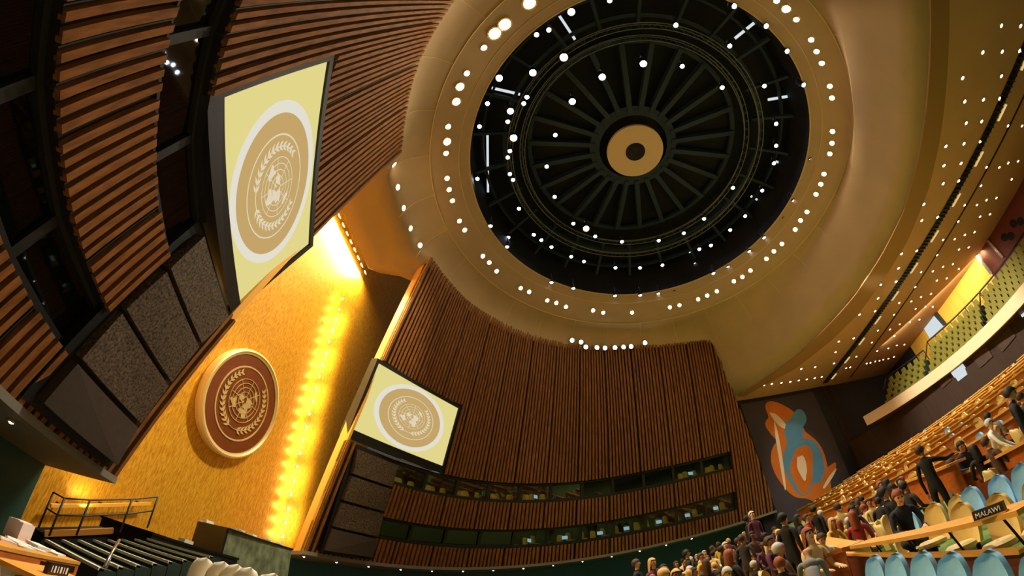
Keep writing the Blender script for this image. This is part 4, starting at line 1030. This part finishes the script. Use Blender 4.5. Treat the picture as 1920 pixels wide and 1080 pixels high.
# -------- right foreground: blue chairs, the desk with the country sign, chairs behind it
BL = [((1605, 1040), 6.8), ((1641, 1037), 6.2), ((1688, 1034), 5.6), ((1738, 1036), 5.1), ((1805, 1034), 4.6), ((1893, 1029), 4.15)]
ORD = ['sixth and farthest', 'fifth', 'fourth', 'third', 'second', 'first and nearest']
bl = []
for (px, d), o_ in zip(BL, ORD):
    c_ = chair_px('blue', px, d, '%s blue chair in the row in front of the MALAWI sign desk' % o_, -.02, 1.05, 'blue chairs in front of the sign desk'); bl.append(c_)
DESKPTS = []
def desk(a, b, depth, label, group=None, front=True, legs='metal', th=.05, drop=.0):
    a, b = np.array(a, float), np.array(b, float); u = (b - a); L = np.linalg.norm(u); u /= L; nn = np.array([u[1], -u[0], 0]); nn /= np.linalg.norm(nn)
    if nn[1] > 0: nn = -nn      # depth goes towards the back of the hall
    r = thing('delegate_desk', (a + b) / 2, label, 'desk', group)
    z = np.array([0, 0, th])
    for t_ in np.arange(0, L + .1, .3): p = a + u * t_ + nn * depth * .5; DESKPTS.append((p[0], p[1], .5))
    m = MB(); m.hexa([a - z, b - z, b + nn * depth - z, a + nn * depth - z], [a, b, b + nn * depth, a + nn * depth]); wpart(m, 'top', M_woodlight, r)
    if front:
        o = nn * .12; m = MB(); zz_ = np.array([0, 0, drop or .62]); m.hexa([a + o - zz_, b + o - zz_, b + o + nn * .04 - zz_, a + o + nn * .04 - zz_], [a + o - z, b + o - z, b + o + nn * .04 - z, a + o + nn * .04 - z]); wpart(m, 'front_panel', M_wood, r)
    else:
        n_ = max(2, int(L / .8))
        for k in range(n_):
            p = a + u * (L * (k + .5) / n_) + nn * depth * .5 - z; m = MB(); m.tube([p, p + nn * .12 - np.array([0, 0, .32]), p + nn * .28 - np.array([0, 0, .74])], .014, 6); wpart(m, 'leg', M_black, r)
    return r, nn, u
A, B = at((1905, 957), 4.75), at((1592, 1024), 7.9)
desk(B, A, .42, 'long light wooden desk edge carrying the MALAWI sign, on thin black legs', None, False)
# the country sign
q = at((1859, 969), 5.02)
root = thing('country_sign', q, 'dark brown nameplate sign reading MALAWI on the light wooden desk', 'sign')
vx = np.array(at((1886, 957), 5.0)) - np.array(at((1830, 974), 5.12)); rzs = math.atan2(-vx[1], -vx[0])
root.rotation_euler = (0, -.05, rzs)
def text(name, s, size, mtl, parent, loc, rot=(math.pi / 2, 0, math.pi)):
    c_ = bpy.data.curves.new(name, 'FONT'); c_.body = s; c_.size = size; c_.extrude = .003; c_.align_x = 'CENTER'; c_.align_y = 'CENTER'
    tmp = bpy.data.objects.new(name, c_); COL.objects.link(tmp); bpy.context.view_layer.update()
    me = bpy.data.meshes.new_from_object(tmp.evaluated_get(bpy.context.evaluated_depsgraph_get())); COL.objects.unlink(tmp); bpy.data.objects.remove(tmp)
    me.materials.clear(); me.materials.append(mtl); o = bpy.data.objects.new(name, me); COL.objects.link(o); o.parent = parent; o.location = loc; o.rotation_euler = rot; return o
m = MB(); m.hexa([(-.155, -.03, .0), (.155, -.03, .0), (.155, .05, 0), (-.155, .05, 0)], [(-.155, -.03, .1), (.155, -.03, .1), (.155, .03, .1), (-.155, .03, .1)]); o = m.build('plate', M_nameplate); o.parent = root
text('lettering', 'MALAWI', .066, M_lettering, root, (0, .046, .052), (math.pi / 2 - .2, 0, math.pi))
m = MB(); m.box((0, .01, .008), (.33, .09, .016)); o = m.build('stand', M_woodlight); o.parent = root
BG = [((1607, 1000), 10.0, 'small beige chair behind the far end of the light desk, past the black suited person'), ((1722, 945), 7.3, 'beige chair with a dark pen mark, behind the middle of the light desk'), ((1771, 944), 6.7, 'plain beige chair behind the light desk, right of the one with the pen mark'), ((1836, 928), 6.0, 'beige chair directly behind the MALAWI sign'), ((1907, 896), 6.0, 'large beige chair behind the right end of the sign desk'), ((1768, 930), 7.9, 'beige chair half hidden behind the slanted blue chair')]
for px, d, lab in BG: chair_px('beige', px, d, lab, .05, 1.02)
BB = [((1790, 915), 7.5, 'slanted pale blue chair between the beige chairs behind the sign desk'), ((1842, 894), 7.4, 'pale blue chair in the second row above the MALAWI sign'), ((1886, 871), 7.1, 'tall pale blue chair in the second row, closest to the large beige chair'), ((1680, 960), 8.6, 'narrow blue chair beside the dark seated person behind the light desk')]
for px, d, lab in BB: chair_px('blue', px, d, lab, .0, 1.02)
GB = [((1860, 836), 10.2, 'beige chair behind the second desk, beside the seated people'), ((1905, 812), 9.6, 'beige chair behind the second desk at its near end')]
for px, d, lab in GB: chair_px('beige', px, d, lab, .05, 1.02)
A, B = at((1919, 826), 8.7), at((1779, 898), 10.4)
desk(B, A, .4, 'second light wooden desk edge above the blue and beige chairs', None, True)
A, B = at((1919, 866), 7.7), at((1790, 930), 9.0)
r_ = thing('terrace_panel', (A + B) / 2, 'red brown wooden panel behind the blue chairs of the second row', 'panel'); m = MB(); m.hexa([A - [0, 0, .55], B - [0, 0, .55], B - [0, .05, .55], A - [0, .05, .55]], [A, B, B - [0, .05, 0], A - [0, .05, 0]]); wpart(m, 'board', M_redwood, r_)
A, B = at((1919, 1036), 5.1), at((1583, 1040), 8.2)
r_ = thing('terrace_panel', (A + B) / 2, 'red brown wooden panel behind the front row of blue chairs', 'panel'); m = MB(); m.hexa([A - [0, 0, .6], B - [0, 0, .6], B - [0, .05, .6], A - [0, .05, .6]], [A, B, B - [0, .05, 0], A - [0, .05, 0]]); wpart(m, 'board', M_redwood, r_)
m = MB(); m.bar(A + [0, 0, .02], B + [0, 0, .02], .1, .04); wpart(m, 'top_edge', M_woodlight, r_)
A, B, C_ = at((1540, 1046), 7.8), at((1582, 1030), 7.6), at((1590, 1080), 7.2)
r_ = thing('desk_end', (A + B) / 2, 'orange wooden desk end panel left of the farthest blue chair', 'desk end'); m = MB(); q = np.array([0, 0, -.75]); s_ = np.array([.05, -.06, 0])
m.hexa([A + q, B + q, B + q + s_, A + q + s_], [A, B, B + s_, A + s_]); wpart(m, 'panel', M_wood, r_); m = MB(); m.bar(A, B, .12, .06); wpart(m, 'top_edge', M_wood, r_)
# desks under the crowd
for a, b, d1, d2, lab in (((1480, 1008), (1578, 1028), 10.2, 8.4, 'light desk between the leaning black suited person and the people in beige'), ((1690, 905), (1780, 870), 11.5, 9.8, 'light desk in front of the group seated below the orange rows')):
    desk(at(a, d1), at(b, d2), .4, lab, None, True)

for o_ in [o for o in COL.objects if o.name.startswith('terrace_panel')]: pass
for (pa, da_), (pb, db_) in ((((1919, 866), 7.7), ((1790, 930), 9.0)), (((1919, 1036), 5.1), ((1583, 1040), 8.2))):
    A, B = at(pa, da_), at(pb, db_)
    for t_ in np.linspace(0, 1, 14): p = A + (B - A) * t_; DESKPTS.append((p[0], p[1], .5))
# -------- rows of desks and chairs rising to the back
DG, CG = 'orange desk section in the long empty rows below the balcony', 'far rows of orange desks'
nd = nc = 0
rows_y = [-10.6 - 1.72 * k for k in range(10)]
for k, y in enumerate(rows_y):
    for x0 in np.arange(-11.5, 17.2, 4.1):
        x1 = min(x0 + 3.5, 18.2); z = zf(y) + .86; c_ = ((x0 + x1) / 2, y, z); pc = proj(c_)
        if not (1480 < pc[0] < 1960 and 540 < pc[1] < 960): continue
        pa, pb = proj((x0, y, z)), proj((x1, y, z))
        if x0 > 15.5: continue
        r = desk((x0, y, z), (x1, y, z), .45, 'far orange desk section in row %s counted down from the balcony' % ['ten', 'nine', 'eight', 'seven', 'six', 'five', 'four', 'three', 'two', 'one'][k], CG + ' %d' % (10 - k), True, drop=.82); nd += 1
        for x in np.arange(x0 + .3, x1, .72):
            pc = proj((x, y - .75, zf(y - .75) + .9))
            if not (1500 < pc[0] < 1930 and 545 < pc[1] < 960) or nc > 285: continue
            rr_ = random.random(); kd = 'farblue' if rr_ < .09 else 'far'
            chair(kd, (x + random.uniform(-.08, .08), y - .8, zf(y - .8) - .08), random.uniform(-.3, .3), 'tiny %s chair behind the far orange desks below the balcony' % ('blue' if kd == 'farblue' else 'beige'), '%s chairs behind the far orange desks' % ('blue' if kd == 'farblue' else 'beige')); nc += 1
print('desks', nd, 'chairs', nc)

# ================================================================== PEOPLE
M_skin = [mat('skin_%s' % n_, c_, .55) for n_, c_ in (('light', (226, 176, 140)), ('tan', (196, 140, 100)), ('brown', (120, 76, 50)))]
def cloth(nm, c_): return mat('cloth_' + nm, c_, .85, var=.08, scale=6)
CL = {n_: cloth(n_, c_) for n_, c_ in dict(black=(20, 20, 24), navy=(26, 30, 50), charcoal=(52, 50, 52), brown=(84, 56, 40), beige=(214, 188, 132), white=(236, 232, 222), red=(150, 40, 44), grey=(120, 116, 112), blue=(84, 128, 170), plum=(92, 44, 70), gold=(214, 170, 72)).items()}
HAIR = {n_: mat('hair_' + n_, c_, .7) for n_, c_ in dict(black=(18, 14, 13), brown=(66, 40, 24), auburn=(140, 70, 30), blonde=(206, 160, 90), grey=(190, 184, 172)).items()}
M_shoe = mat('shoe_leather', (16, 14, 14), .4); M_eye = mat('eye_dark', (20, 16, 14), .3); M_mouth = mat("lip", (168, 84, 74), .5)

def body(pose):
    """one continuous skinned figure facing +y, feet at z=0; returns mesh, head frame"""
    V, Rr, Ed, Kind = [], [], [], []
    def v(p, r): V.append(Vector(p)); Rr.append(r if isinstance(r, tuple) else (r, r)); return len(V) - 1
    def e(a, b, k): Ed.append((a, b)); Kind.append(k)
    lean, seat = 0.0, pose.startswith('sit')
    hip = .98 if not seat else .56
    if pose in ('sit_lean', 'lean_desk'): lean = .42
    if pose == 'bow': lean = .8
    if pose == 'reach': lean = .08
    def tor(h, y=0): return (0, y + math.sin(lean) * h, hip + math.cos(lean) * h)
    pel = v((0, 0, hip), (.15, .11)); wai = v(tor(.18), (.135, .10)); che = v(tor(.38), (.165, .115)); shc = v(tor(.50), (.12, .085)); nk = v(tor(.575), .052)
    hd = lean * .5
    H0 = Vector(tor(.575)); hu = Vector((0, math.sin(hd) * .9, math.cos(hd))).normalized()
    if pose in ('look_down', 'sit_lean', 'bow'): hu = Vector((0, .45, .9)).normalized()
    hf = Vector((0, hu.z, -hu.y))
    jaw = v(H0 + hu * .085 + hf * .02, (.062, .068)); mid = v(H0 + hu * .16 + hf * .012, (.075, .09)); top = v(H0 + hu * .225, (.062, .078))
    e(pel, wai, 'top'); e(wai, che, 'top'); e(che, shc, 'top'); e(shc, nk, 'skin'); e(nk, jaw, 'skin'); e(jaw, mid, 'skin'); e(mid, top, 'skin')
    nose = v(H0 + hu * .145 + hf * .112, .013); e(mid, nose, 'skin')
    for sd in (1, -1):
        ear = v(H0 + hu * .15 + Vector((sd * .086, 0, 0)), .016); e(mid, ear, 'skin')
    for sd in (1, -1):
        sh = v(Vector(tor(.47)) + Vector((sd * .185, 0, 0)), .062)
        S = V[sh]
        if pose in ('stand', 'look_down') or (pose == 'reach' and sd < 0): el, wr, hd_ = S + Vector((sd * .06, -.03, -.29)), S + Vector((sd * .07, .06, -.55)), Vector((0, .1, -1))
        elif pose == 'reach': el, wr, hd_ = S + Vector((.18, .18, -.1)), S + Vector((.26, .44, -.06)), Vector((.3, .9, .05))
        elif pose == 'bent': el, wr, hd_ = S + Vector((sd * .07, -.02, -.28)), S + Vector((sd * -.02, .23, -.2)), Vector((-sd * .5, .8, .2))
        elif pose == 'lean_desk': el, wr, hd_ = S + Vector((sd * .08, .12, -.27)), S + Vector((sd * .08, .3, -.46)), Vector((0, .8, -.5))
        elif pose == 'bow': el, wr, hd_ = S + Vector((sd * .05, .12, -.26)), S + Vector((sd * .0, .3, -.44)), Vector((0, .6, -.7))
        else: el, wr, hd_ = S + Vector((sd * .06, .08, -.27)), S + Vector((-sd * .03, .31, -.30)), Vector((-sd * .3, .9, -.1))
        a = v(el, .043); b = v(wr, .032); hd_ = hd_.normalized(); pm = v(wr + hd_ * .07, (.036, .022))
        e(shc, sh, 'top'); e(sh, a, 'top'); e(a, b, 'top'); e(b, pm, 'skin')
        side = hd_.cross(Vector((0, 0, 1)));
        if side.length < .3: side = hd_.cross(Vector((0, 1, 0)))
        side.normalize(); dn_ = side.cross(hd_)
        for i, (o, L) in enumerate(((-.03, .06), (-.01, .072), (.011, .068), (.031, .052))):
            k1 = v(wr + hd_ * .1 + side * o, .0095); k2 = v(wr + hd_ * (.1 + L * .6) + side * o * 1.1 - dn_ * .008, .0085); k3 = v(wr + hd_ * (.1 + L) + side * o * 1.1 - dn_ * .026, .0075)
            e(pm, k1, 'skin'); e(k1, k2, 'skin'); e(k2, k3, 'skin')
        t1 = v(wr + hd_ * .05 - side * sd * .042 - dn_ * .008, .011); t2 = v(wr + hd_ * .088 - side * sd * .056 - dn_ * .022, .009); e(pm, t1, 'skin'); e(t1, t2, 'skin')
        # legs
        hj = v((sd * .095, 0, hip - .07), .095); e(pel, hj, 'leg')
        if seat: kn, an = Vector((sd * .12, .42, .50)), Vector((sd * .12, .40, .09))
        elif pose == 'bow': kn, an = Vector((sd * .1, .03, .5)), Vector((sd * .1, -.03, .08))
        else: kn, an = Vector((sd * .1, .03 * sd, .52)), Vector((sd * .11, -.05 + .05 * sd, .085))
        k_ = v(kn, .062); a_ = v(an, .042); cf_ = v(kn.lerp(an, .35) + Vector((0, -.02, 0)), .056); toe = v(an + Vector((sd * .02, .17, -.045)), (.04, .03)); hl = v(an + Vector((0, -.03, -.04)), .036)
        e(hj, k_, 'leg'); e(k_, cf_, 'leg'); e(cf_, a_, 'leg'); e(a_, toe, 'shoe'); e(a_, hl, 'shoe')
    me = bpy.data.meshes.new('person_body'); me.from_pydata(V, Ed, []); o = bpy.data.objects.new('tmp', me); COL.objects.link(o)
    sk = o.modifiers.new('skin', 'SKIN'); sk.use_smooth_shade = True; sk.branch_smoothing = .3
    for d, r in zip(me.skin_vertices[0].data, Rr): d.radius = r
    me.skin_vertices[0].data[pel].use_root = True
    ss = o.modifiers.new('sub', 'SUBSURF'); ss.levels = 1; ss.render_levels = 1
    bpy.context.view_layer.update(); dg = bpy.context.evaluated_depsgraph_get()
    out = bpy.data.meshes.new_from_object(o.evaluated_get(dg)); COL.objects.unlink(o); bpy.data.objects.remove(o)
    out.name = 'person_' + pose; out.materials.clear()
    for k in range(6): out.materials.append(M_skin[0])
    IDX = {'top': 0, 'leg': 1, 'skin': 2, 'shoe': 3}
    A = np.array([V[a] for a, b in Ed]); B = np.array([V[b] for a, b in Ed]); AB = B - A; l2 = (AB ** 2).sum(1)
    rad = np.array([(Rr[a][0] + Rr[b][0]) / 2 for a, b in Ed])
    for p in out.polygons:
        c_ = np.array(p.center); t_ = np.clip(((c_ - A) * AB).sum(1) / l2, 0, 1); d_ = np.linalg.norm(c_ - (A + AB * t_[:, None]), axis=1) - rad * .9
        p.material_index = IDX[Kind[int(d_.argmin())]]; p.use_smooth = True
    # eyes and mouth joined to the body mesh
    bm = bmesh.new(); bm.from_mesh(out)
    for sd in (1, -1):
        r = bmesh.ops.create_uvsphere(bm, u_segments=8, v_segments=6, radius=.014, matrix=Matrix.Translation(H0 + hu * .17 + hf * .088 + Vector((sd * .032, 0, 0))))
        for f in {f for q in r['verts'] for f in q.link_faces}: f.material_index = 4
    r = bmesh.ops.create_uvsphere(bm, u_segments=8, v_segments=6, radius=.02, matrix=Matrix.Translation(H0 + hu * .095 + hf * .082) @ Matrix.Diagonal((1.2, .5, .4, 1)))
    for f in {f for q in r['verts'] for f in q.link_faces}: f.material_index = 5
    bm.to_mesh(out); bm.free()
    return out, H0, hu, hf
def hair_mesh(H0, hu, hf, style):
    c_ = H0 + hu * .165 - hf * .006; x = Vector((1, 0, 0)); mb = MB(); rows = []
    long_ = style == 'long'
    for j in range(9):
        row = []
        for k in range(18):
            a = 2 * math.pi * k / 18; fr = math.cos(a)      # +1 at the face
            lim = 1.05 if fr > .55 else (2.25 if not long_ else 2.2)
            if -.2 < fr <= .55: lim = 1.05 + (.55 - fr) / .75 * 1.1
            t_ = lim * j / 8; r = 1.0 + (.04 * math.sin(5 * a + j))
            p = c_ + (x * math.sin(a) * math.sin(t_) * .1 + hf * fr * math.sin(t_) * .116 + hu * math.cos(t_) * .112) * r
            if long_ and fr < .5 and j >= 6: p = p - Vector((0, 0, .075 * (j - 5))) + (-hf * .012 * (j - 5))
            row.append(p)
        rows.append(row)
    mb.grid(rows, 0, True, closed=True)
    return mb
BODY, HM = {}, {}
for ps_ in ('stand', 'bent', 'reach', 'look_down', 'lean_desk', 'bow', 'sit', 'sit_lean'):
    BODY[ps_] = body(ps_)
def person(p, rz, pose, top, leg, skin, hair, style, label, group=None, sc=1.0):
    me, H0, hu, hf = BODY[pose]
    o = bpy.data.objects.new('person', me); COL.objects.link(o); tag(o, label, 'person', group)
    for k, m_ in enumerate((CL[top], CL[leg], M_skin[skin], M_shoe, M_eye, M_mouth)):
        o.material_slots[k].link = 'OBJECT'; o.material_slots[k].material = m_
    if style != 'bald':
        if (pose, style) not in HM: h = hair_mesh(H0, hu, hf, style).build('hair', HAIR['black']); HM[(pose, style)] = h.data; bpy.data.objects.remove(h)
        h = bpy.data.objects.new('hair', HM[(pose, style)]); COL.objects.link(h); h.parent = o; h.material_slots[0].link = 'OBJECT'; h.material_slots[0].material = HAIR[hair]
    o.location = Vector(p); o.rotation_euler = (0, 0, rz); o.scale = (sc,) * 3
    return o
NOM = {'stand': 1.8, 'bent': 1.8, 'reach': 1.8, 'look_down': 1.77, 'lean_desk': 1.72, 'bow': 1.5, 'sit': 1.38, 'sit_lean': 1.32}
PLACED = list(DESKPTS)
def clear(P, r=.5): return all((P[0] - a) ** 2 + (P[1] - b) ** 2 > (r + q - .5) ** 2 if q > .5 else (P[0] - a) ** 2 + (P[1] - b) ** 2 > r * r for a, b, q in PLACED)
for o_ in COL.objects:
    if o_.parent is None and o_.name.startswith('conference_chair') and o_.location.y < 0: PLACED.append((o_.location.x, o_.location.y, .5))
def person_px(px, d0, pose, face, *a, must=True, **k):
    """head top at a point of the picture, feet on the rising floor; face = heading in degrees (0 towards the stage)"""
    best = None
    for f in np.linspace(.8, 1.45, 70):
        P = at(px, d0 * f)
        ok = clear(P, .62 if must else .6)
        if not ok and not must: continue
        h = P[2] - zf(P[1]); sc = h / NOM[pose]; e_ = abs(sc - 1) + .5 * abs(f - 1) + (0 if ok else .25)
        if best is None or e_ < best[0]: best = (e_, P, sc)
    if best is None or (not must and best[0] > .35): return None
    P, sc = best[1], max(.86, min(1.12, best[2]))
    z = P[2] - NOM[pose] * sc; PLACED.append((P[0], P[1], .5))
    if pose.startswith('sit'): chair('far', (P[0] + .07 * math.sin(math.radians(face)), P[1] - .07 * math.cos(math.radians(face)), z - .08 * sc), math.radians(face), 'chair under a seated person in the crowd, mostly hidden by other people', 'chairs under seated people in the crowd', sc * .93)
    return person((P[0], P[1], z), math.radians(face), pose, *a[:6], *a[6:], sc=sc, **k)
person_px((1719, 838), 7.7, 'reach', 200, 'black', 'black', 1, 'brown', 'short', 'person in a black suit standing above the beige chairs, arm stretched to the desk')
person_px((1653, 916), 8.2, 'sit', 150, 'black', 'black', 1, 'black', 'short', 'dark haired person in black seated left of the orange panel, face turned sideways')
person_px((1672, 925), 9.3, 'sit_lean', 60, 'navy', 'black', 0, 'auburn', 'short', 'person in navy leaning over right beside the black suited one behind the light desk')
person_px((1590, 955), 8.0, 'lean_desk', 70, 'charcoal', 'black', 1, 'black', 'short', "person in a charcoal suit leaning on the desk left of the small beige chair")
person_px((1465, 964), 9.5, 'stand', 200, 'black', 'black', 1, 'black', 'short', "person in a black suit seen from behind under the far wing wall's lower corner")
person_px((1494, 966), 10.5, 'bent', 140, 'navy', 'black', 1, 'black', 'long', 'long haired person in navy with folded arms beside the black suited one below the mural')
person_px((1510, 966), 11.0, 'stand', 120, 'red', 'black', 0, 'brown', 'short', 'person in a dark red top standing below the mural')
person_px((1524, 950), 11.5, 'stand', 190, 'black', 'black', 1, 'black', 'short', 'tallest dark haired person in black standing below the mural')
person_px((1537, 958), 11.0, 'stand', 180, 'charcoal', 'black', 0, 'grey', 'short', 'white haired person in charcoal standing below the mural')
person_px((1512, 992), 9.3, 'sit', 95, 'beige', 'brown', 0, 'auburn', 'long', 'seated person with long auburn hair and beige top facing the far wing wall')
person_px((1531, 1004), 8.8, 'sit_lean', 70, 'white', 'navy', 0, 'brown', 'short', 'person in a white shirt bending over the desk beside the auburn haired one')
person_px((1545, 980), 10.2, 'lean_desk', 100, 'gold', 'brown', 0, 'blonde', 'long', 'blonde person in a golden yellow top leaning beside the charcoal suited one')
person_px((1512, 1037), 6.6, 'bow', 235, 'grey', 'charcoal', 1, 'black', 'bald', "person in a grey jacket bent far forward left of the orange desk end")
person_px((1457, 1020), 8.0, 'sit', 170, 'brown', 'brown', 1, 'grey', 'short', 'grey haired person in a brown jacket seated in front of the black suited people')
person_px((1440, 1008), 9.6, 'sit', 120, 'plum', 'black', 1, 'brown', 'short', 'brown haired person in plum seated left of the grey haired one in brown')
person_px((1366, 1032), 9.5, 'sit', 185, 'black', 'black', 0, 'auburn', 'long', "person with bright long auburn hair in black at the crowd's front edge")
person_px((1192, 1050), 12.0, 'stand', 150, 'black', 'black', 0, 'brown', 'short', "person in black standing alone at the left end of the crowd")
person_px((1222, 1048), 11.0, 'stand', 120, 'plum', 'black', 0, 'blonde', 'long', 'blonde person in plum beside the dark doorway under the far wing wall')
person_px((1286, 1032), 13.0, 'stand', 160, 'black', 'black', 1, 'black', 'short', 'black haired person in black standing against the teal recess wall')
person_px((1408, 960), 15.0, 'stand', 100, 'plum', 'navy', 0, 'grey', 'short', 'pale haired person in plum next to the teal wall end under the far wing wall')
person_px((1398, 968), 15.5, 'stand', 170, 'black', 'black', 2, 'black', 'short', 'dark person in black next to the pale haired one by the teal wall end')
person_px((1883, 735), 9.0, 'look_down', 120, 'black', 'black', 1, 'black', 'short', 'black haired person in a black jacket looking down, standing in front of the orange rows')
person_px((1909, 738), 9.4, 'stand', 200, 'charcoal', 'black', 0, 'brown', 'short', "person in charcoal standing at the near end of the second desk")
person_px((1893, 745), 10.5, 'sit', 150, 'red', 'black', 0, 'auburn', 'long', 'auburn haired person in red between the two standing by the orange rows')
person_px((1835, 800), 10.3, 'lean_desk', 110, 'white', 'brown', 0, 'grey', 'short', 'grey haired person in white leaning over the desk of the seated group')
person_px((1790, 835), 10.2, 'sit_lean', 60, 'navy', 'black', 1, 'black', 'short', 'person in navy bending low at the left of the group near the second desk')
person_px((1822, 836), 9.6, 'sit', 230, 'black', 'black', 1, 'black', 'long', 'long haired person in black seen from behind at the second desk')
person_px((1845, 822), 9.4, 'sit', 160, 'brown', 'black', 0, 'brown', 'short', 'person in brown seated next to the long haired one at the second desk')
person_px((1864, 800), 9.8, 'sit', 120, 'grey', 'black', 0, 'blonde', 'short', 'fair haired person in grey seated behind the tall beige chair of the second desk')
person_px((1740, 868), 10.0, 'sit', 200, 'white', 'grey', 0, 'grey', 'short', 'grey haired person in a white top just right of the one stretching an arm')
person_px((1757, 872), 10.6, 'sit_lean', 140, 'grey', 'black', 1, 'brown', 'short', 'person in grey leaning beside the white topped one behind the black suited figure')
person_px((1692, 905), 9.8, 'sit', 170, 'charcoal', 'black', 1, 'black', 'short', 'person in charcoal seated between the black suited standing person and the desk')
rg = random.Random(11)
TOPS = ['black', 'black', 'black', 'charcoal', 'navy', 'navy', 'brown', 'beige', 'beige', 'white', 'plum', 'red', 'gold', 'grey']
def crowd(n_, poly, d0, d1, poses, where, grp):
    for i in range(n_):
        for _ in range(60):
            xs_ = [p[0] for p in poly]; ys_ = [p[1] for p in poly]; x, y = rg.uniform(min(xs_), max(xs_)), rg.uniform(min(ys_), max(ys_)); ins = False
            for j in range(len(poly)):
                (x1, y1), (x2, y2) = poly[j], poly[j - 1]
                if (y1 > y) != (y2 > y) and x < (x2 - x1) * (y - y1) / (y2 - y1) + x1: ins = not ins
            if ins and all((x - a) ** 2 + (y - b) ** 2 > 7.5 ** 2 for a, b in USED): break
        else: continue
        USED.append((x, y)); f = (y - min(ys_)) / (max(ys_) - min(ys_)); d = d1 + (d0 - d1) * f
        top = rg.choice(TOPS); hair = rg.choice(['black', 'black', 'brown', 'brown', 'auburn', 'blonde', 'grey']); st = rg.choice(['short', 'short', 'long'])
        pz = list(dict.fromkeys(rg.sample(poses, len(poses))))
        lg, sk_, fc = rg.choice(['black', 'charcoal', 'navy', 'brown']), rg.choice([0, 0, 1, 1, 2]), rg.uniform(60, 260)
        for p_ in pz:
          if person_px((x, y), d, p_, fc, top, lg, sk_, hair, st, 'small %s-haired person in %s, in the crowd %s' % (hair, top, where), '%s-haired people in %s in the crowd %s' % (hair, top, where), must=False): break
USED = []
crowd(95, [(1225, 1062), (1300, 1038), (1380, 1000), (1440, 985), (1450, 1040), (1380, 1078), (1200, 1080)], 10.5, 15, ['sit', 'sit', 'stand', 'sit_lean', 'bent'], 'under the far wing wall', 'g')
crowd(50, [(1445, 995), (1500, 985), (1580, 960), (1600, 940), (1640, 925), (1640, 960), (1560, 1010), (1500, 1040), (1450, 1060)], 8.5, 12, ['sit', 'sit', 'sit_lean', 'bent'], 'below the mural', 'g')
crowd(54, [(1560, 948), (1600, 925), (1690, 880), (1700, 900), (1660, 925), (1590, 965)], 11, 14.5, ['sit', 'sit', 'sit_lean'], 'at the foot of the orange rows', 'g')
crowd(34, [(1770, 850), (1800, 800), (1850, 765), (1915, 735), (1918, 790), (1850, 830), (1790, 870)], 10, 12.5, ['sit', 'sit', 'sit_lean', 'bent'], 'beside the second desk', 'g')
print('objects', len(SC.objects))
